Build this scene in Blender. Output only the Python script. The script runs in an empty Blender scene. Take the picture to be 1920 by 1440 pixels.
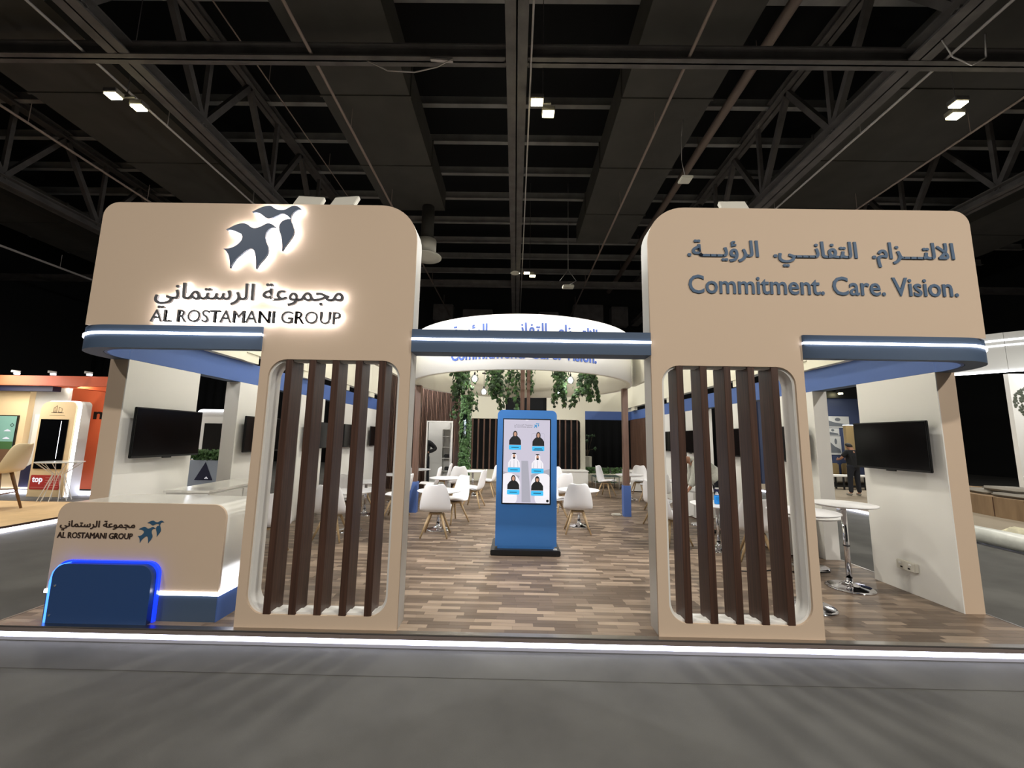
import bpy, bmesh, math, random
from mathutils import Vector, Matrix, Euler
random.seed(7)
PI = math.pi
SC = bpy.context.scene
COL = SC.collection

# ------------------------------------------------------------------ camera
P, RO, YW = [math.radians(v) for v in (7.65, 1.016, -.53)]
F0 = Vector((math.sin(YW), math.cos(YW), 0)); R0 = Vector((math.cos(YW), -math.sin(YW), 0)); ZV = Vector((0, 0, 1))
FW = F0 * math.cos(P) + ZV * math.sin(P); U0 = -F0 * math.sin(P) + ZV * math.cos(P)
RT = R0 * math.cos(RO) + U0 * math.sin(RO); UP = U0 * math.cos(RO) - R0 * math.sin(RO)
cam = bpy.data.cameras.new('camera'); cam.sensor_width = 36; cam.lens = 36 * 755 / 1920; cam.clip_end = 200
camo = bpy.data.objects.new('camera', cam); COL.objects.link(camo)
camo.matrix_world = Matrix(((RT.x, UP.x, -FW.x, -.123), (RT.y, UP.y, -FW.y, 0), (RT.z, UP.z, -FW.z, 1.6), (0, 0, 0, 1)))
SC.camera = camo
SC.view_settings.view_transform = 'Standard'; SC.view_settings.look = 'None'
SC.view_settings.gamma = 1; SC.view_settings.use_curve_mapping = False
SC.view_settings.exposure = 0.0

# ------------------------------------------------------------------ world: dim hall ambience
W = bpy.data.worlds.new('hall'); SC.world = W; W.use_nodes = True
W.node_tree.nodes['Background'].inputs[0].default_value = (.95, 1.0, .95, 1)
W.node_tree.nodes['Background'].inputs[1].default_value = .10

def lamp(kind, loc, power, color=(1, 1, 1), size=.4, aim=None, spot=None, blend=.5, name='lamp_light', parent=None):
    l = bpy.data.lights.new(name, kind); l.energy = power; l.color = color
    if kind == 'AREA': l.shape = 'DISK'; l.size = size
    else: l.shadow_soft_size = size
    if spot: l.spot_size = math.radians(spot); l.spot_blend = blend
    o = bpy.data.objects.new(name, l); COL.objects.link(o); o.location = loc
    if aim is not None: o.rotation_euler = (Vector(aim) - Vector(loc)).to_track_quat('-Z', 'Y').to_euler()
    if parent: o.parent = parent
    return o

HB = [(-7.92, 7.1), (.32, 7.15), (8.35, 7.1), (.36, 15.3), (-7.9, -3.2), (.3, -3.2), (8.3, -3.2), (-7.9, 15.3), (8.4, 15.3)]
HALL_POWER = {0: 260, 1: 260, 2: 300, 3: 260, 4: 420, 5: 560, 6: 1040, 7: 260, 8: 260}

# ------------------------------------------------------------------ materials
MATS = {}
def lin(c):
    return tuple(((v / 255) / 12.92 if v <= 10 else (((v / 255) + .055) / 1.055) ** 2.4) for v in c)
def mat(name, rgb, rough=.6, metal=0, emit=0, ecol=None, noise=0, nscale=20, bump=0, bscale=200, trans=0, alpha=1, spec=None, coat=0):
    if name in MATS: return MATS[name]
    m = bpy.data.materials.new(name); m.use_nodes = True; nt = m.node_tree; b = nt.nodes['Principled BSDF']
    c = lin(rgb)
    b.inputs['Base Color'].default_value = (*c, 1); b.inputs['Roughness'].default_value = rough; b.inputs['Metallic'].default_value = metal
    if spec is not None: b.inputs['Specular IOR Level'].default_value = spec
    if coat: b.inputs['Coat Weight'].default_value = coat; b.inputs['Coat Roughness'].default_value = .08
    if emit:
        b.inputs['Emission Color'].default_value = (*lin(ecol or rgb), 1); b.inputs['Emission Strength'].default_value = emit
    if trans: b.inputs['Transmission Weight'].default_value = trans; b.inputs['IOR'].default_value = 1.3
    if alpha < 1: b.inputs['Alpha'].default_value = alpha
    tc = None
    if noise or bump:
        tc = nt.nodes.new('ShaderNodeTexCoord')
    if noise:
        n = nt.nodes.new('ShaderNodeTexNoise'); n.inputs['Scale'].default_value = nscale; n.inputs['Detail'].default_value = 6
        nt.links.new(tc.outputs['Object'], n.inputs['Vector'])
        r = nt.nodes.new('ShaderNodeMapRange'); r.inputs['From Min'].default_value = .3; r.inputs['From Max'].default_value = .7
        r.inputs['To Min'].default_value = 1 - noise; r.inputs['To Max'].default_value = 1 + noise
        nt.links.new(n.outputs['Fac'], r.inputs['Value'])
        mx = nt.nodes.new('ShaderNodeVectorMath'); mx.operation = 'SCALE'; mx.inputs[0].default_value = c
        nt.links.new(r.outputs[0], mx.inputs['Scale']); nt.links.new(mx.outputs[0], b.inputs['Base Color'])
    if bump:
        n = nt.nodes.new('ShaderNodeTexNoise'); n.inputs['Scale'].default_value = bscale; n.inputs['Detail'].default_value = 4
        nt.links.new(tc.outputs['Object'], n.inputs['Vector'])
        bp = nt.nodes.new('ShaderNodeBump'); bp.inputs['Strength'].default_value = bump; bp.inputs['Distance'].default_value = .01
        nt.links.new(n.outputs['Fac'], bp.inputs['Height']); nt.links.new(bp.outputs[0], b.inputs['Normal'])
    MATS[name] = m; return m
def wood(name, rgb, rgb2, rough=.5, vec=(60, 60, 1.5)):
    m = bpy.data.materials.new(name); m.use_nodes = True; nt = m.node_tree; b = nt.nodes['Principled BSDF']
    tc = nt.nodes.new('ShaderNodeTexCoord'); mp = nt.nodes.new('ShaderNodeMapping'); mp.inputs['Scale'].default_value = vec
    n = nt.nodes.new('ShaderNodeTexNoise'); n.inputs['Scale'].default_value = 1.0; n.inputs['Detail'].default_value = 8
    cr = nt.nodes.new('ShaderNodeValToRGB'); cr.color_ramp.elements[0].position = .35; cr.color_ramp.elements[1].position = .68
    cr.color_ramp.elements[0].color = (*lin(rgb), 1); cr.color_ramp.elements[1].color = (*lin(rgb2), 1)
    nt.links.new(tc.outputs['Object'], mp.inputs[0]); nt.links.new(mp.outputs[0], n.inputs['Vector'])
    nt.links.new(n.outputs['Fac'], cr.inputs[0]); nt.links.new(cr.outputs[0], b.inputs['Base Color'])
    b.inputs['Roughness'].default_value = rough; MATS[name] = m; return m
def plankmat(name, use_attr):
    m = bpy.data.materials.new(name); m.use_nodes = True; nt = m.node_tree; b = nt.nodes['Principled BSDF']
    if use_attr:
        a = nt.nodes.new('ShaderNodeAttribute'); a.attribute_name = 'tone'; src = a.outputs['Fac']
    else:
        a = nt.nodes.new('ShaderNodeObjectInfo'); src = a.outputs['Random']
    cr = nt.nodes.new('ShaderNodeValToRGB'); e = cr.color_ramp.elements
    e[0].color = (*lin((90, 75, 62)), 1); e[1].color = (*lin((156, 137, 118)), 1)
    k = e.new(.4); k.color = (*lin((106, 90, 76)), 1); k = e.new(.75); k.color = (*lin((132, 114, 97)), 1)
    tc = nt.nodes.new('ShaderNodeTexCoord'); mp = nt.nodes.new('ShaderNodeMapping'); mp.inputs['Scale'].default_value = (3, 90, 1)
    n = nt.nodes.new('ShaderNodeTexNoise'); n.inputs['Scale'].default_value = 1.0; n.inputs['Detail'].default_value = 5
    geo = nt.nodes.new('ShaderNodeNewGeometry')
    nt.links.new(geo.outputs['Position'], mp.inputs[0]); nt.links.new(mp.outputs[0], n.inputs['Vector'])
    r = nt.nodes.new('ShaderNodeMapRange'); r.inputs['From Min'].default_value = .3; r.inputs['From Max'].default_value = .7
    r.inputs['To Min'].default_value = .8; r.inputs['To Max'].default_value = 1.15
    mx = nt.nodes.new('ShaderNodeVectorMath'); mx.operation = 'SCALE'
    nt.links.new(src, cr.inputs[0]); nt.links.new(n.outputs['Fac'], r.inputs['Value'])
    nt.links.new(cr.outputs[0], mx.inputs[0]); nt.links.new(r.outputs[0], mx.inputs['Scale']); nt.links.new(mx.outputs[0], b.inputs['Base Color'])
    b.inputs['Roughness'].default_value = .42; MATS[name] = m; return m

M_beige = mat('beige_paint', (205, 182, 158), .75, bump=.05, bscale=300)
M_white = mat('white_laminate', (226, 224, 219), .55)
M_cream = mat('cream_paint', (222, 218, 200), .7)
M_slate = mat('slate_blue_paint', (66, 84, 108), .6)
M_blue = mat('royal_blue_paint', (70, 98, 158), .6)
M_kblue = mat('kiosk_blue', (60, 118, 186), .4)
M_led = mat('led_strip', (255, 255, 255), .5, emit=9, ecol=(244, 246, 255))
M_ledfloor = mat('led_floor', (255, 255, 255), .5, emit=11, ecol=(226, 230, 255))
M_ledsoft = mat('led_soft', (255, 255, 255), .5, emit=3, ecol=(240, 244, 255))
M_halo = mat('halo_led', (255, 255, 255), .5, emit=42, ecol=(246, 248, 255))
M_halowarm = mat('halo_led_warm', (255, 255, 255), .5, emit=5, ecol=(255, 250, 235))
M_bird = mat('emblem_blue', (60, 78, 104), .45)
M_grey = mat('lettering_grey', (84, 84, 88), .5)
M_sloganblue = mat('slogan_blue', (66, 92, 120), .6)
M_ringblue = mat('ring_text_blue', (66, 94, 168), .6)
M_dark = mat('dark_ink', (52, 36, 26), .6)
M_steel = mat('truss_steel', (88, 84, 83), .7, noise=.25, nscale=3)
M_steel2 = mat('purlin_steel', (150, 148, 146), .7, noise=.2, nscale=2)
M_duct = mat('duct_grey', (66, 64, 60), .85, noise=.15, nscale=1.5)
M_black = mat('black_deck', (22, 23, 24), .95)
M_drape = mat('black_drape', (14, 16, 19), .95)
M_rod = mat('conduit_brown', (140, 124, 116), .6)
M_rodw = mat('conduit_pale', (176, 170, 168), .6)
M_chrome = mat('chrome', (225, 225, 230), .08, 1)
M_alu = mat('aluminium', (170, 165, 160), .3, 1)
M_chair = mat('white_shell', (232, 230, 230), .4)
M_beech = wood('beech_wood', (158, 132, 96), (186, 160, 122), .5, (40, 40, 6))
M_brown = wood('dark_brown_wood', (58, 38, 28), (80, 54, 42), .45)
M_brown2 = wood('mid_brown_wood', (86, 62, 50), (112, 84, 70), .5)
M_screen = mat('tv_screen', (6, 7, 9), .12, spec=.5)
M_bezel = mat('tv_bezel', (10, 10, 11), .4)
M_blackp = mat('black_plastic', (16, 16, 17), .5)
M_leaf = mat('ivy_leaf', (62, 96, 46), .6, noise=.35, nscale=9)
M_leafd = mat('ivy_leaf_dark', (40, 66, 36), .6, noise=.35, nscale=9)
M_stem = mat('ivy_stem', (70, 60, 40), .8)
M_glass = mat('clear_glass', (240, 245, 245), .03, trans=1)
M_smoke = mat('smoked_globe', (232, 236, 240), .03, trans=1)
M_skin = mat('skin', (168, 122, 96), .6)
M_hair = mat('hair_black', (20, 16, 14), .7)
M_carpet = mat('grey_carpet', (84, 83, 80), .95, noise=.16, nscale=2.2, bump=.35, bscale=420)
M_fixture = mat('fixture_white', (206, 202, 190), .5)
M_bulb = mat('highbay_led', (255, 240, 190), .5, emit=26, ecol=(255, 244, 190))
M_plA = plankmat('parquet_strip', False); M_plB = plankmat('parquet_field', True)
M_orange = mat('orange_paint', (206, 98, 58), .6)
M_red = mat('red_sticker', (178, 52, 52), .6)
M_navy = mat('navy_print', (30, 32, 62), .6)
M_booth = mat('booth_beige', (222, 198, 158), .7)
M_sand = mat('sand_floor', (206, 176, 132), .7, noise=.08, nscale=6)
M_greywall = mat('booth_grey', (190, 190, 188), .6)
M_benchwood = wood('bench_wood', (132, 108, 82), (156, 130, 100), .6, (6, 6, 1))
M_plastic = mat('wrap_plastic', (226, 228, 222), .35, noise=.1, nscale=8)
M_fleece = mat('cream_fleece', (222, 214, 184), .9, noise=.15, nscale=14, bump=.6, bscale=60)
M_cushion = mat('taupe_cushion', (136, 130, 120), .9)
M_bluewall = mat('blue_wall', (52, 62, 92), .7)
M_olive = mat('olive_wood', (132, 112, 76), .6)

# ------------------------------------------------------------------ helpers
def link(name, me, m=None, parent=None, loc=(0, 0, 0), rot=(0, 0, 0)):
    o = bpy.data.objects.new(name, me); COL.objects.link(o); o.location = loc; o.rotation_euler = rot
    if m is not None and not me.materials: me.materials.append(m)
    if parent: o.parent = parent
    return o
def tag(o, label, cat, group=None, kind=None):
    o['label'] = label
    if cat: o['category'] = cat
    if group: o['group'] = group
    if kind: o['kind'] = kind
    return o
def thing(name, label, cat, loc=(0, 0, 0), rz=0, group=None):
    o = bpy.data.objects.new(name, None); COL.objects.link(o); o.location = loc; o.rotation_euler = (0, 0, rz); o.empty_display_size = .1
    return tag(o, label, cat, group)
def struct(o, label=None):
    o['kind'] = 'structure'
    if label: o['label'] = label
    return o
def mesh_bm(bm, smooth=False):
    me = bpy.data.meshes.new('m'); bmesh.ops.recalc_face_normals(bm, faces=bm.faces[:]); bm.to_mesh(me); bm.free()
    if smooth:
        for p in me.polygons: p.use_smooth = True
    return me
def add_box(bm, x0, x1, y0, y1, z0, z1, M=None):
    r = bmesh.ops.create_cube(bm, size=1); vs = r['verts']
    for v in vs:
        v.co = Vector(((x0 + x1) / 2 + v.co.x * (x1 - x0), (y0 + y1) / 2 + v.co.y * (y1 - y0), (z0 + z1) / 2 + v.co.z * (z1 - z0)))
        if M: v.co = M @ v.co
    return vs
def box(name, x0, x1, y0, y1, z0, z1, m, parent=None, bev=0):
    bm = bmesh.new(); add_box(bm, x0, x1, y0, y1, z0, z1)
    if bev: bmesh.ops.bevel(bm, geom=bm.edges[:], offset=bev, segments=2, affect='EDGES')
    return link(name, mesh_bm(bm), m, parent)
def add_tube(bm, a, b, r, r2=None, n=10):
    a = Vector(a); b = Vector(b); d = b - a; r2 = r if r2 is None else r2
    res = bmesh.ops.create_cone(bm, cap_ends=True, segments=n, radius1=r, radius2=r2, depth=d.length)
    Mx = Matrix.Translation((a + b) / 2) @ d.to_track_quat('Z', 'Y').to_matrix().to_4x4()
    for v in res['verts']: v.co = Mx @ v.co
def tube(name, a, b, r, m, parent=None, r2=None, n=10):
    bm = bmesh.new(); add_tube(bm, a, b, r, r2, n); return link(name, mesh_bm(bm, n > 8), m, parent)
def add_bar(bm, a, b, w, h):
    a = Vector(a); b = Vector(b); d = b - a
    q = d.to_track_quat('Y', 'Z').to_matrix().to_4x4(); Mx = Matrix.Translation((a + b) / 2) @ q
    add_box(bm, -w / 2, w / 2, -d.length / 2, d.length / 2, -h / 2, h / 2, Mx)
def bar(name, a, b, w, h, m, parent=None):
    bm = bmesh.new(); add_bar(bm, a, b, w, h); return link(name, mesh_bm(bm), m, parent)
def polytube(name, pts, r, m, parent=None, n=6):
    bm = bmesh.new()
    for a, b in zip(pts[:-1], pts[1:]): add_tube(bm, a, b, r, n=n)
    return link(name, mesh_bm(bm, True), m, parent)
def lathe(name, prof, m, parent=None, n=32, loc=(0, 0, 0)):
    bm = bmesh.new(); rings = []
    for r, z in prof:
        rings.append([bm.verts.new((r * math.cos(2 * PI * i / n), r * math.sin(2 * PI * i / n), z)) for i in range(n)] if r > 1e-6 else [bm.verts.new((0, 0, z))])
    for A, B in zip(rings[:-1], rings[1:]):
        for i in range(n):
            j = (i + 1) % n
            if len(A) == 1 and len(B) == 1: continue
            if len(A) == 1: bm.faces.new((A[0], B[i], B[j]))
            elif len(B) == 1: bm.faces.new((A[i], A[j], B[0]))
            else: bm.faces.new((A[i], A[j], B[j], B[i]))
    o = link(name, mesh_bm(bm, True), m, parent, loc); 
    for p in o.data.polygons:
        if abs(p.normal.z) > .98: p.use_smooth = False
    return o
def rrect(x0, x1, y0, y1, r, n=8):
    rs = r if isinstance(r, (list, tuple)) else (r,) * 4   # bl, br, tr, tl
    out = []
    for (cx, cy, a0, rr) in ((x0 + rs[0], y0 + rs[0], PI, rs[0]), (x1 - rs[1], y0 + rs[1], 1.5 * PI, rs[1]), (x1 - rs[2], y1 - rs[2], 0, rs[2]), (x0 + rs[3], y1 - rs[3], .5 * PI, rs[3])):
        if rr == 0: out.append((cx, cy)); continue
        for i in range(n + 1):
            a = a0 + i * PI / 2 / n; out.append((cx + rr * math.cos(a), cy + rr * math.sin(a)))
    return out
def curve_mesh(loops, depth):
    """flat plate from closed 2-D loops (holes allowed), thickness depth along local Z centred"""
    cu = bpy.data.curves.new('c', 'CURVE'); cu.dimensions = '2D'; cu.fill_mode = 'BOTH'; cu.extrude = depth / 2
    for L in loops:
        if isinstance(L, dict):
            pts = L['pts']; s = cu.splines.new('BEZIER'); s.bezier_points.add(len(pts) - 1)
            n = len(pts)
            for i, (x, y, c) in enumerate(pts):
                b = s.bezier_points[i]; b.co = (x, y, 0)
                p0 = Vector(pts[i - 1][:2]); p1 = Vector(pts[(i + 1) % n][:2]); pc = Vector((x, y))
                if c:
                    hl = pc + (p0 - pc) * .36; hr = pc + (p1 - pc) * .36
                else:
                    t = (p1 - p0).normalized(); hl = pc - t * (pc - p0).length * .36; hr = pc + t * (p1 - pc).length * .36
                b.handle_left_type = b.handle_right_type = 'FREE'
                b.handle_left = (hl.x, hl.y, 0); b.handle_right = (hr.x, hr.y, 0)
            s.use_cyclic_u = True; cu.resolution_u = 5
        else:
            s = cu.splines.new('POLY'); s.points.add(len(L) - 1)
            for i, (x, y) in enumerate(L): s.points[i].co = (x, y, 0, 1)
            s.use_cyclic_u = True
    o = bpy.data.objects.new('c', cu); COL.objects.link(o); bpy.context.view_layer.update()
    dg = bpy.context.evaluated_depsgraph_get(); me = bpy.data.meshes.new_from_object(o.evaluated_get(dg))
    bpy.data.objects.remove(o); bpy.data.curves.remove(cu); me.materials.clear()
    return me
XZ = Matrix(((1, 0, 0, 0), (0, 0, -1, 0), (0, 1, 0, 0), (0, 0, 0, 1)))  # local XY drawn upright, local +Z -> -Y (towards viewer)
def plate(name, loops, y0, y1, m, parent=None, loc=None):
    """upright plate in XZ between y0 and y1"""
    me = curve_mesh(loops, y1 - y0); me.transform(Matrix.Translation((0, (y0 + y1) / 2, 0)) @ XZ)
    return link(name, me, m, parent)
def slab(name, loops, z0, z1, m, parent=None):
    me = curve_mesh(loops, z1 - z0); me.transform(Matrix.Translation((0, 0, (z0 + z1) / 2)))
    return link(name, me, m, parent)

# Arabic shaping to presentation forms (isolated, final, initial, medial)
AR = {'ا': (0xFE8D, 0xFE8E, 0, 0), 'ل': (0xFEDD, 0xFEDE, 0xFEDF, 0xFEE0), 'ت': (0xFE95, 0xFE96, 0xFE97, 0xFE98), 'ز': (0xFEAF, 0xFEB0, 0, 0),
      'م': (0xFEE1, 0xFEE2, 0xFEE3, 0xFEE4), 'ف': (0xFED1, 0xFED2, 0xFED3, 0xFED4), 'ن': (0xFEE5, 0xFEE6, 0xFEE7, 0xFEE8), 'ي': (0xFEF1, 0xFEF2, 0xFEF3, 0xFEF4),
      'ر': (0xFEAD, 0xFEAE, 0, 0), 'ؤ': (0xFE85, 0xFE86, 0, 0), 'ة': (0xFE93, 0xFE94, 0, 0), 'ج': (0xFE9D, 0xFE9E, 0xFE9F, 0xFEA0), 'و': (0xFEED, 0xFEEE, 0, 0),
      'ع': (0xFEC9, 0xFECA, 0xFECB, 0xFECC), 'س': (0xFEB1, 0xFEB2, 0xFEB3, 0xFEB4), 'ـ': (0x640, 0x640, 0x640, 0x640), 'ﻻ': (0xFEFB, 0xFEFC, 0, 0)}
def shape_ar(s):
    s = s.replace('لا', 'ﻻ') if 'الا' in s else s
    out = []
    for i, ch in enumerate(s):
        if ch not in AR: out.append(ch); continue
        pv = i > 0 and s[i - 1] in AR and AR[s[i - 1]][2] != 0
        nx = i + 1 < len(s) and s[i + 1] in AR and AR[ch][2] != 0
        f = AR[ch]; out.append(chr(f[3] if pv and nx else f[1] if pv else f[2] if nx else f[0]))
    return ''.join(reversed(out))
def text_mesh(s, x0, x1, z0, z1, depth, bold=0.0, res=3, smear=0.0):
    cu = bpy.data.curves.new('t', 'FONT'); cu.body = s; cu.size = 1; cu.extrude = .1; cu.offset = bold; cu.resolution_u = res; cu.fill_mode = 'BOTH'
    o = bpy.data.objects.new('t', cu); COL.objects.link(o); bpy.context.view_layer.update()
    dg = bpy.context.evaluated_depsgraph_get(); me = bpy.data.meshes.new_from_object(o.evaluated_get(dg))
    bpy.data.objects.remove(o); bpy.data.curves.remove(cu); me.materials.clear()
    xs = [v.co.x for v in me.vertices]; ys = [v.co.y for v in me.vertices]; a, b, c, d = min(xs), max(xs), min(ys), max(ys)
    for v in me.vertices:
        v.co = Vector((x0 + (v.co.x - a) / (b - a) * (x1 - x0), z0 + (v.co.y - c) / (d - c) * (z1 - z0), v.co.z / .2 * depth))
    if smear:
        bm = bmesh.new()
        for dx, dz, dd in ((-1, -.5, 0), (1, .5, .0002), (-1, .5, .0004), (1, -.5, .0006)):
            n0 = len(bm.verts); bm.from_mesh(me); bm.verts.ensure_lookup_table()
            for v in bm.verts[n0:]: v.co += Vector((dx * smear, dz * smear, dd))
        bm.to_mesh(me); bm.free()
    return me
def split_letters(me):
    """pieces of a text mesh, one per letter (dots merged with the letter above or below)"""
    bm = bmesh.new(); bm.from_mesh(me); bmesh.ops.remove_doubles(bm, verts=bm.verts[:], dist=1e-6); seen = set(); comps = []
    for v in bm.verts:
        if v.index in seen: continue
        st = [v]; comp = []; seen.add(v.index)
        while st:
            u = st.pop(); comp.append(u.index)
            for e in u.link_edges:
                w = e.other_vert(u)
                if w.index not in seen: seen.add(w.index); st.append(w)
        comps.append(comp)
    bm.verts.ensure_lookup_table()
    for k, c in enumerate(comps):   # joined glyphs overlap: keep their faces from being coplanar
        for i in c: bm.verts[i].co.z += (k * 7 % 11) * .00012
    rec = [[min(bm.verts[i].co.x for i in c), max(bm.verts[i].co.x for i in c), set(c)] for c in comps]
    rec.sort(key=lambda r: r[0]); out = []
    for r in rec:
        if out:
            q = out[-1]; ov = min(q[1], r[1]) - max(q[0], r[0]); sm = min(q[1] - q[0], r[1] - r[0])
            if ov > .3 * sm: q[0] = min(q[0], r[0]); q[1] = max(q[1], r[1]); q[2] |= r[2]; continue
        out.append(r)
    meshes = []
    for q in out:
        ids = q[2]; mp = {}; vs = []; fs = []
        for f in bm.faces:
            if f.verts[0].index in ids:
                fs.append([mp.setdefault(v.index, len(mp)) for v in f.verts])
        vs = [None] * len(mp)
        for k, i in mp.items(): vs[i] = bm.verts[k].co[:]
        m2 = bpy.data.meshes.new('m'); m2.from_pydata(vs, [], fs); meshes.append(m2)
    bm.free(); return meshes
def wall_text(name, s, x0, x1, z0, z1, y, depth, m, parent, bold=0.0, split=True, T=None, smear=0.0):
    """lettering standing on plane y, thickness towards the viewer"""
    me = text_mesh(s, x0, x1, z0, z1, depth, bold, smear=smear); Mx = Matrix.Translation((0, y, 0)) @ XZ
    ms = split_letters(me) if split else [me]
    r = []
    for k in ms:
        k.transform(Mx)
        if T: k.transform(T)
        r.append(link(name, k, m, parent))
    return r

BIRD1 = [(0.002,0.365,1),(0.081,0.41,0),(0.144,0.427,0),(0.19,0.416,0),(0.233,0.388,0),(0.273,0.386,0),(0.32,0.405,0),(0.358,0.427,0),(0.388,0.429,0),(0.419,0.414,0),(0.456,0.386,1),(0.407,0.385,0),(0.374,0.361,0),(0.359,0.314,0),(0.369,0.262,0),(0.392,0.21,0),(0.397,0.158,0),(0.375,0.107,0),(0.332,0.049,0),(0.307,0.003,1),(0.3,0.07,0),(0.287,0.131,0),(0.267,0.175,0),(0.244,0.188,0),(0.206,0.174,0),(0.161,0.134,0),(0.117,0.087,0),(0.076,0.007,1),(0.068,0.066,0),(0.051,0.123,0),(0.027,0.161,0),(-0.003,0.185,1),(0.056,0.192,0),(0.112,0.222,0),(0.147,0.264,0),(0.153,0.295,0),(0.141,0.321,0),(0.103,0.344,0),(0.052,0.362,0)]
BIRD2 = [(0.215,0.536,1),(0.288,0.577,0),(0.341,0.595,0),(0.381,0.595,0),(0.418,0.573,0),(0.46,0.558,0),(0.505,0.561,0),(0.547,0.583,0),(0.581,0.599,0),(0.611,0.598,0),(0.642,0.582,0),(0.672,0.556,1),(0.634,0.563,0),(0.596,0.544,0),(0.574,0.506,0),(0.573,0.464,0),(0.592,0.417,0),(0.61,0.359,0),(0.602,0.312,0),(0.572,0.259,0),(0.542,0.212,0),(0.521,0.173,1),(0.517,0.227,0),(0.502,0.3,0),(0.478,0.363,0),(0.474,0.41,0),(0.495,0.45,0),(0.533,0.469,0),(0.564,0.474,1),(0.54,0.5,0),(0.509,0.519,0),(0.478,0.52,0),(0.44,0.502,0),(0.402,0.482,0),(0.368,0.476,0),(0.337,0.487,0),(0.305,0.513,0),(0.268,0.531,0)]
def bird(name, B, x, z, s, y0, y1, m, parent, shrink=0.0):
    n = len(B); cx = sum(p[0] for p in B) / n; cz = sum(p[1] for p in B) / n; k = 1 - shrink
    pts = [(x + (cx + (p[0] - cx) * k) * s, z + (cz + (p[1] - cz) * k) * s, p[2]) for p in B]
    return plate(name, [{'pts': pts}], y0, y1, m, parent)
T_AR = shape_ar('الرستماني'); T_MJ = shape_ar('مجموعة')
T_COMPANY = T_AR + ' ' + T_MJ
T_LATIN = 'AL ROSTAMANI GROUP'
T_SLOGAN_AR = shape_ar('الرؤيــة') ; 
T_SLOGAN_AR = '.' + shape_ar('الرؤيـــة') + '  .' + shape_ar('التفانـــي') + '  .' + shape_ar('الالتـــزام')

# ================================================================== HALL SHELL
FY = 3.345                       # front plane of the stand
o = box('floor', -26, 26, -9, 24.4, -.06, 0, M_carpet); struct(o, 'grey hall carpet in front of and around the stand')
# carpet seams: narrow strips sit flush in the carpet
o = box('trim_1', -26, 26, 2.93, 2.936, 0, .0015, M_duct); struct(o, 'dark seam across the grey carpet in front of the stand')
o = box('ceiling', -26, 26, -9, 24.4, 12, 12.2, M_black); struct(o, 'black roof deck high above the hall')
def pleats(name, x0, x1, y, z0, z1, amp, pitch, m):
    bm = bmesh.new(); n = int((x1 - x0) / pitch * 4); vs = []
    for i in range(n + 1):
        x = x0 + (x1 - x0) * i / n; yy = y + amp * math.sin(i * PI / 2 + .3 * math.sin(i * .37)) * (.7 + .3 * math.sin(i * .11))
        vs.append((bm.verts.new((x, yy, z0)), bm.verts.new((x, yy, z1))))
    for a, b in zip(vs[:-1], vs[1:]): bm.faces.new((a[0], b[0], b[1], a[1]))
    o = link(name, mesh_bm(bm, True), m); sm = o.modifiers.new('s', 'SOLIDIFY'); sm.thickness = .02
    return o
o = pleats('wall_back', -26, 26, 24, 0, 8.4, .06, .5, M_drape); struct(o, 'black draped wall at the far end of the hall')
o = box('wall_back', -26, 26, 24.2, 24.4, 0, 12, M_black); struct(o, 'dark wall above the drape at the far end of the hall')
o = box('wall_left', -26.2, -26, -9, 24.4, 0, 12, M_black); struct(o)
o = box('wall_right', 26, 26.2, -9, 24.4, 0, 12, M_black); struct(o)
o = box('wall_front', -26, 26, -9.2, -9, 0, 12, M_black); struct(o)

# ---- ceiling steel
def ibeam(bm, a, b, w, h, t=.03):
    a = Vector(a); b = Vector(b); d = (b - a); L = d.length
    q = d.to_track_quat('Y', 'Z').to_matrix().to_4x4(); Mx = Matrix.Translation((a + b) / 2) @ q
    add_box(bm, -w / 2, w / 2, -L / 2, L / 2, -h / 2, -h / 2 + t, Mx); add_box(bm, -w / 2, w / 2, -L / 2, L / 2, h / 2 - t, h / 2, Mx)
    add_box(bm, -t / 2, t / 2, -L / 2, L / 2, -h / 2, h / 2, Mx)
def truss(label, x, y0, y1, zb=8.5, zt=10.9, w=.34, step=2.6):
    t = thing('roof_truss', label, 'truss', (0, 0, 0))
    bm = bmesh.new(); ibeam(bm, (x, y0, zb), (x, y1, zb), w, .26); link('bottom_chord', mesh_bm(bm), M_steel, t)
    bm = bmesh.new(); ibeam(bm, (x, y0, zt), (x, y1, zt), w * .8, .22); link('top_chord', mesh_bm(bm), M_steel, t)
    n = int((y1 - y0) / step)
    for i in range(n):
        a = y0 + i * step
        bar('diagonal', (x, a, zb + .1), (x, a + step / 2, zt - .1), .13, .13, M_steel, t)
        bar('diagonal', (x, a + step / 2, zt - .1), (x, a + step, zb + .1), .13, .13, M_steel, t)
        bar('upright', (x, a, zb + .1), (x, a, zt - .1), .1, .1, M_steel, t)
    return t
truss('roof truss running away above the left lettered panel', -7.4, .5, 23.5, w=.4)
truss('roof truss running away above the right slogan panel', 6.95, .5, 23.5, w=.4)
truss('roof truss at the far left edge of the ceiling', -14.6, 2.5, 23.5)
truss('roof truss at the far right edge of the ceiling', 13.0, 2.5, 23.5)
t = thing('roof_beam', 'broad central roof beam running straight away from the viewer', 'beam')
bm = bmesh.new(); ibeam(bm, (-.2, .5, 8.5), (-.2, 23.5, 8.5), .38, .4); link('girder', mesh_bm(bm), M_steel, t)
for yy in (6.47, 17.45): box('joint_plate', -.42, .02, yy - .03, yy + .03, 8.32, 8.7, M_steel, t)
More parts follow.
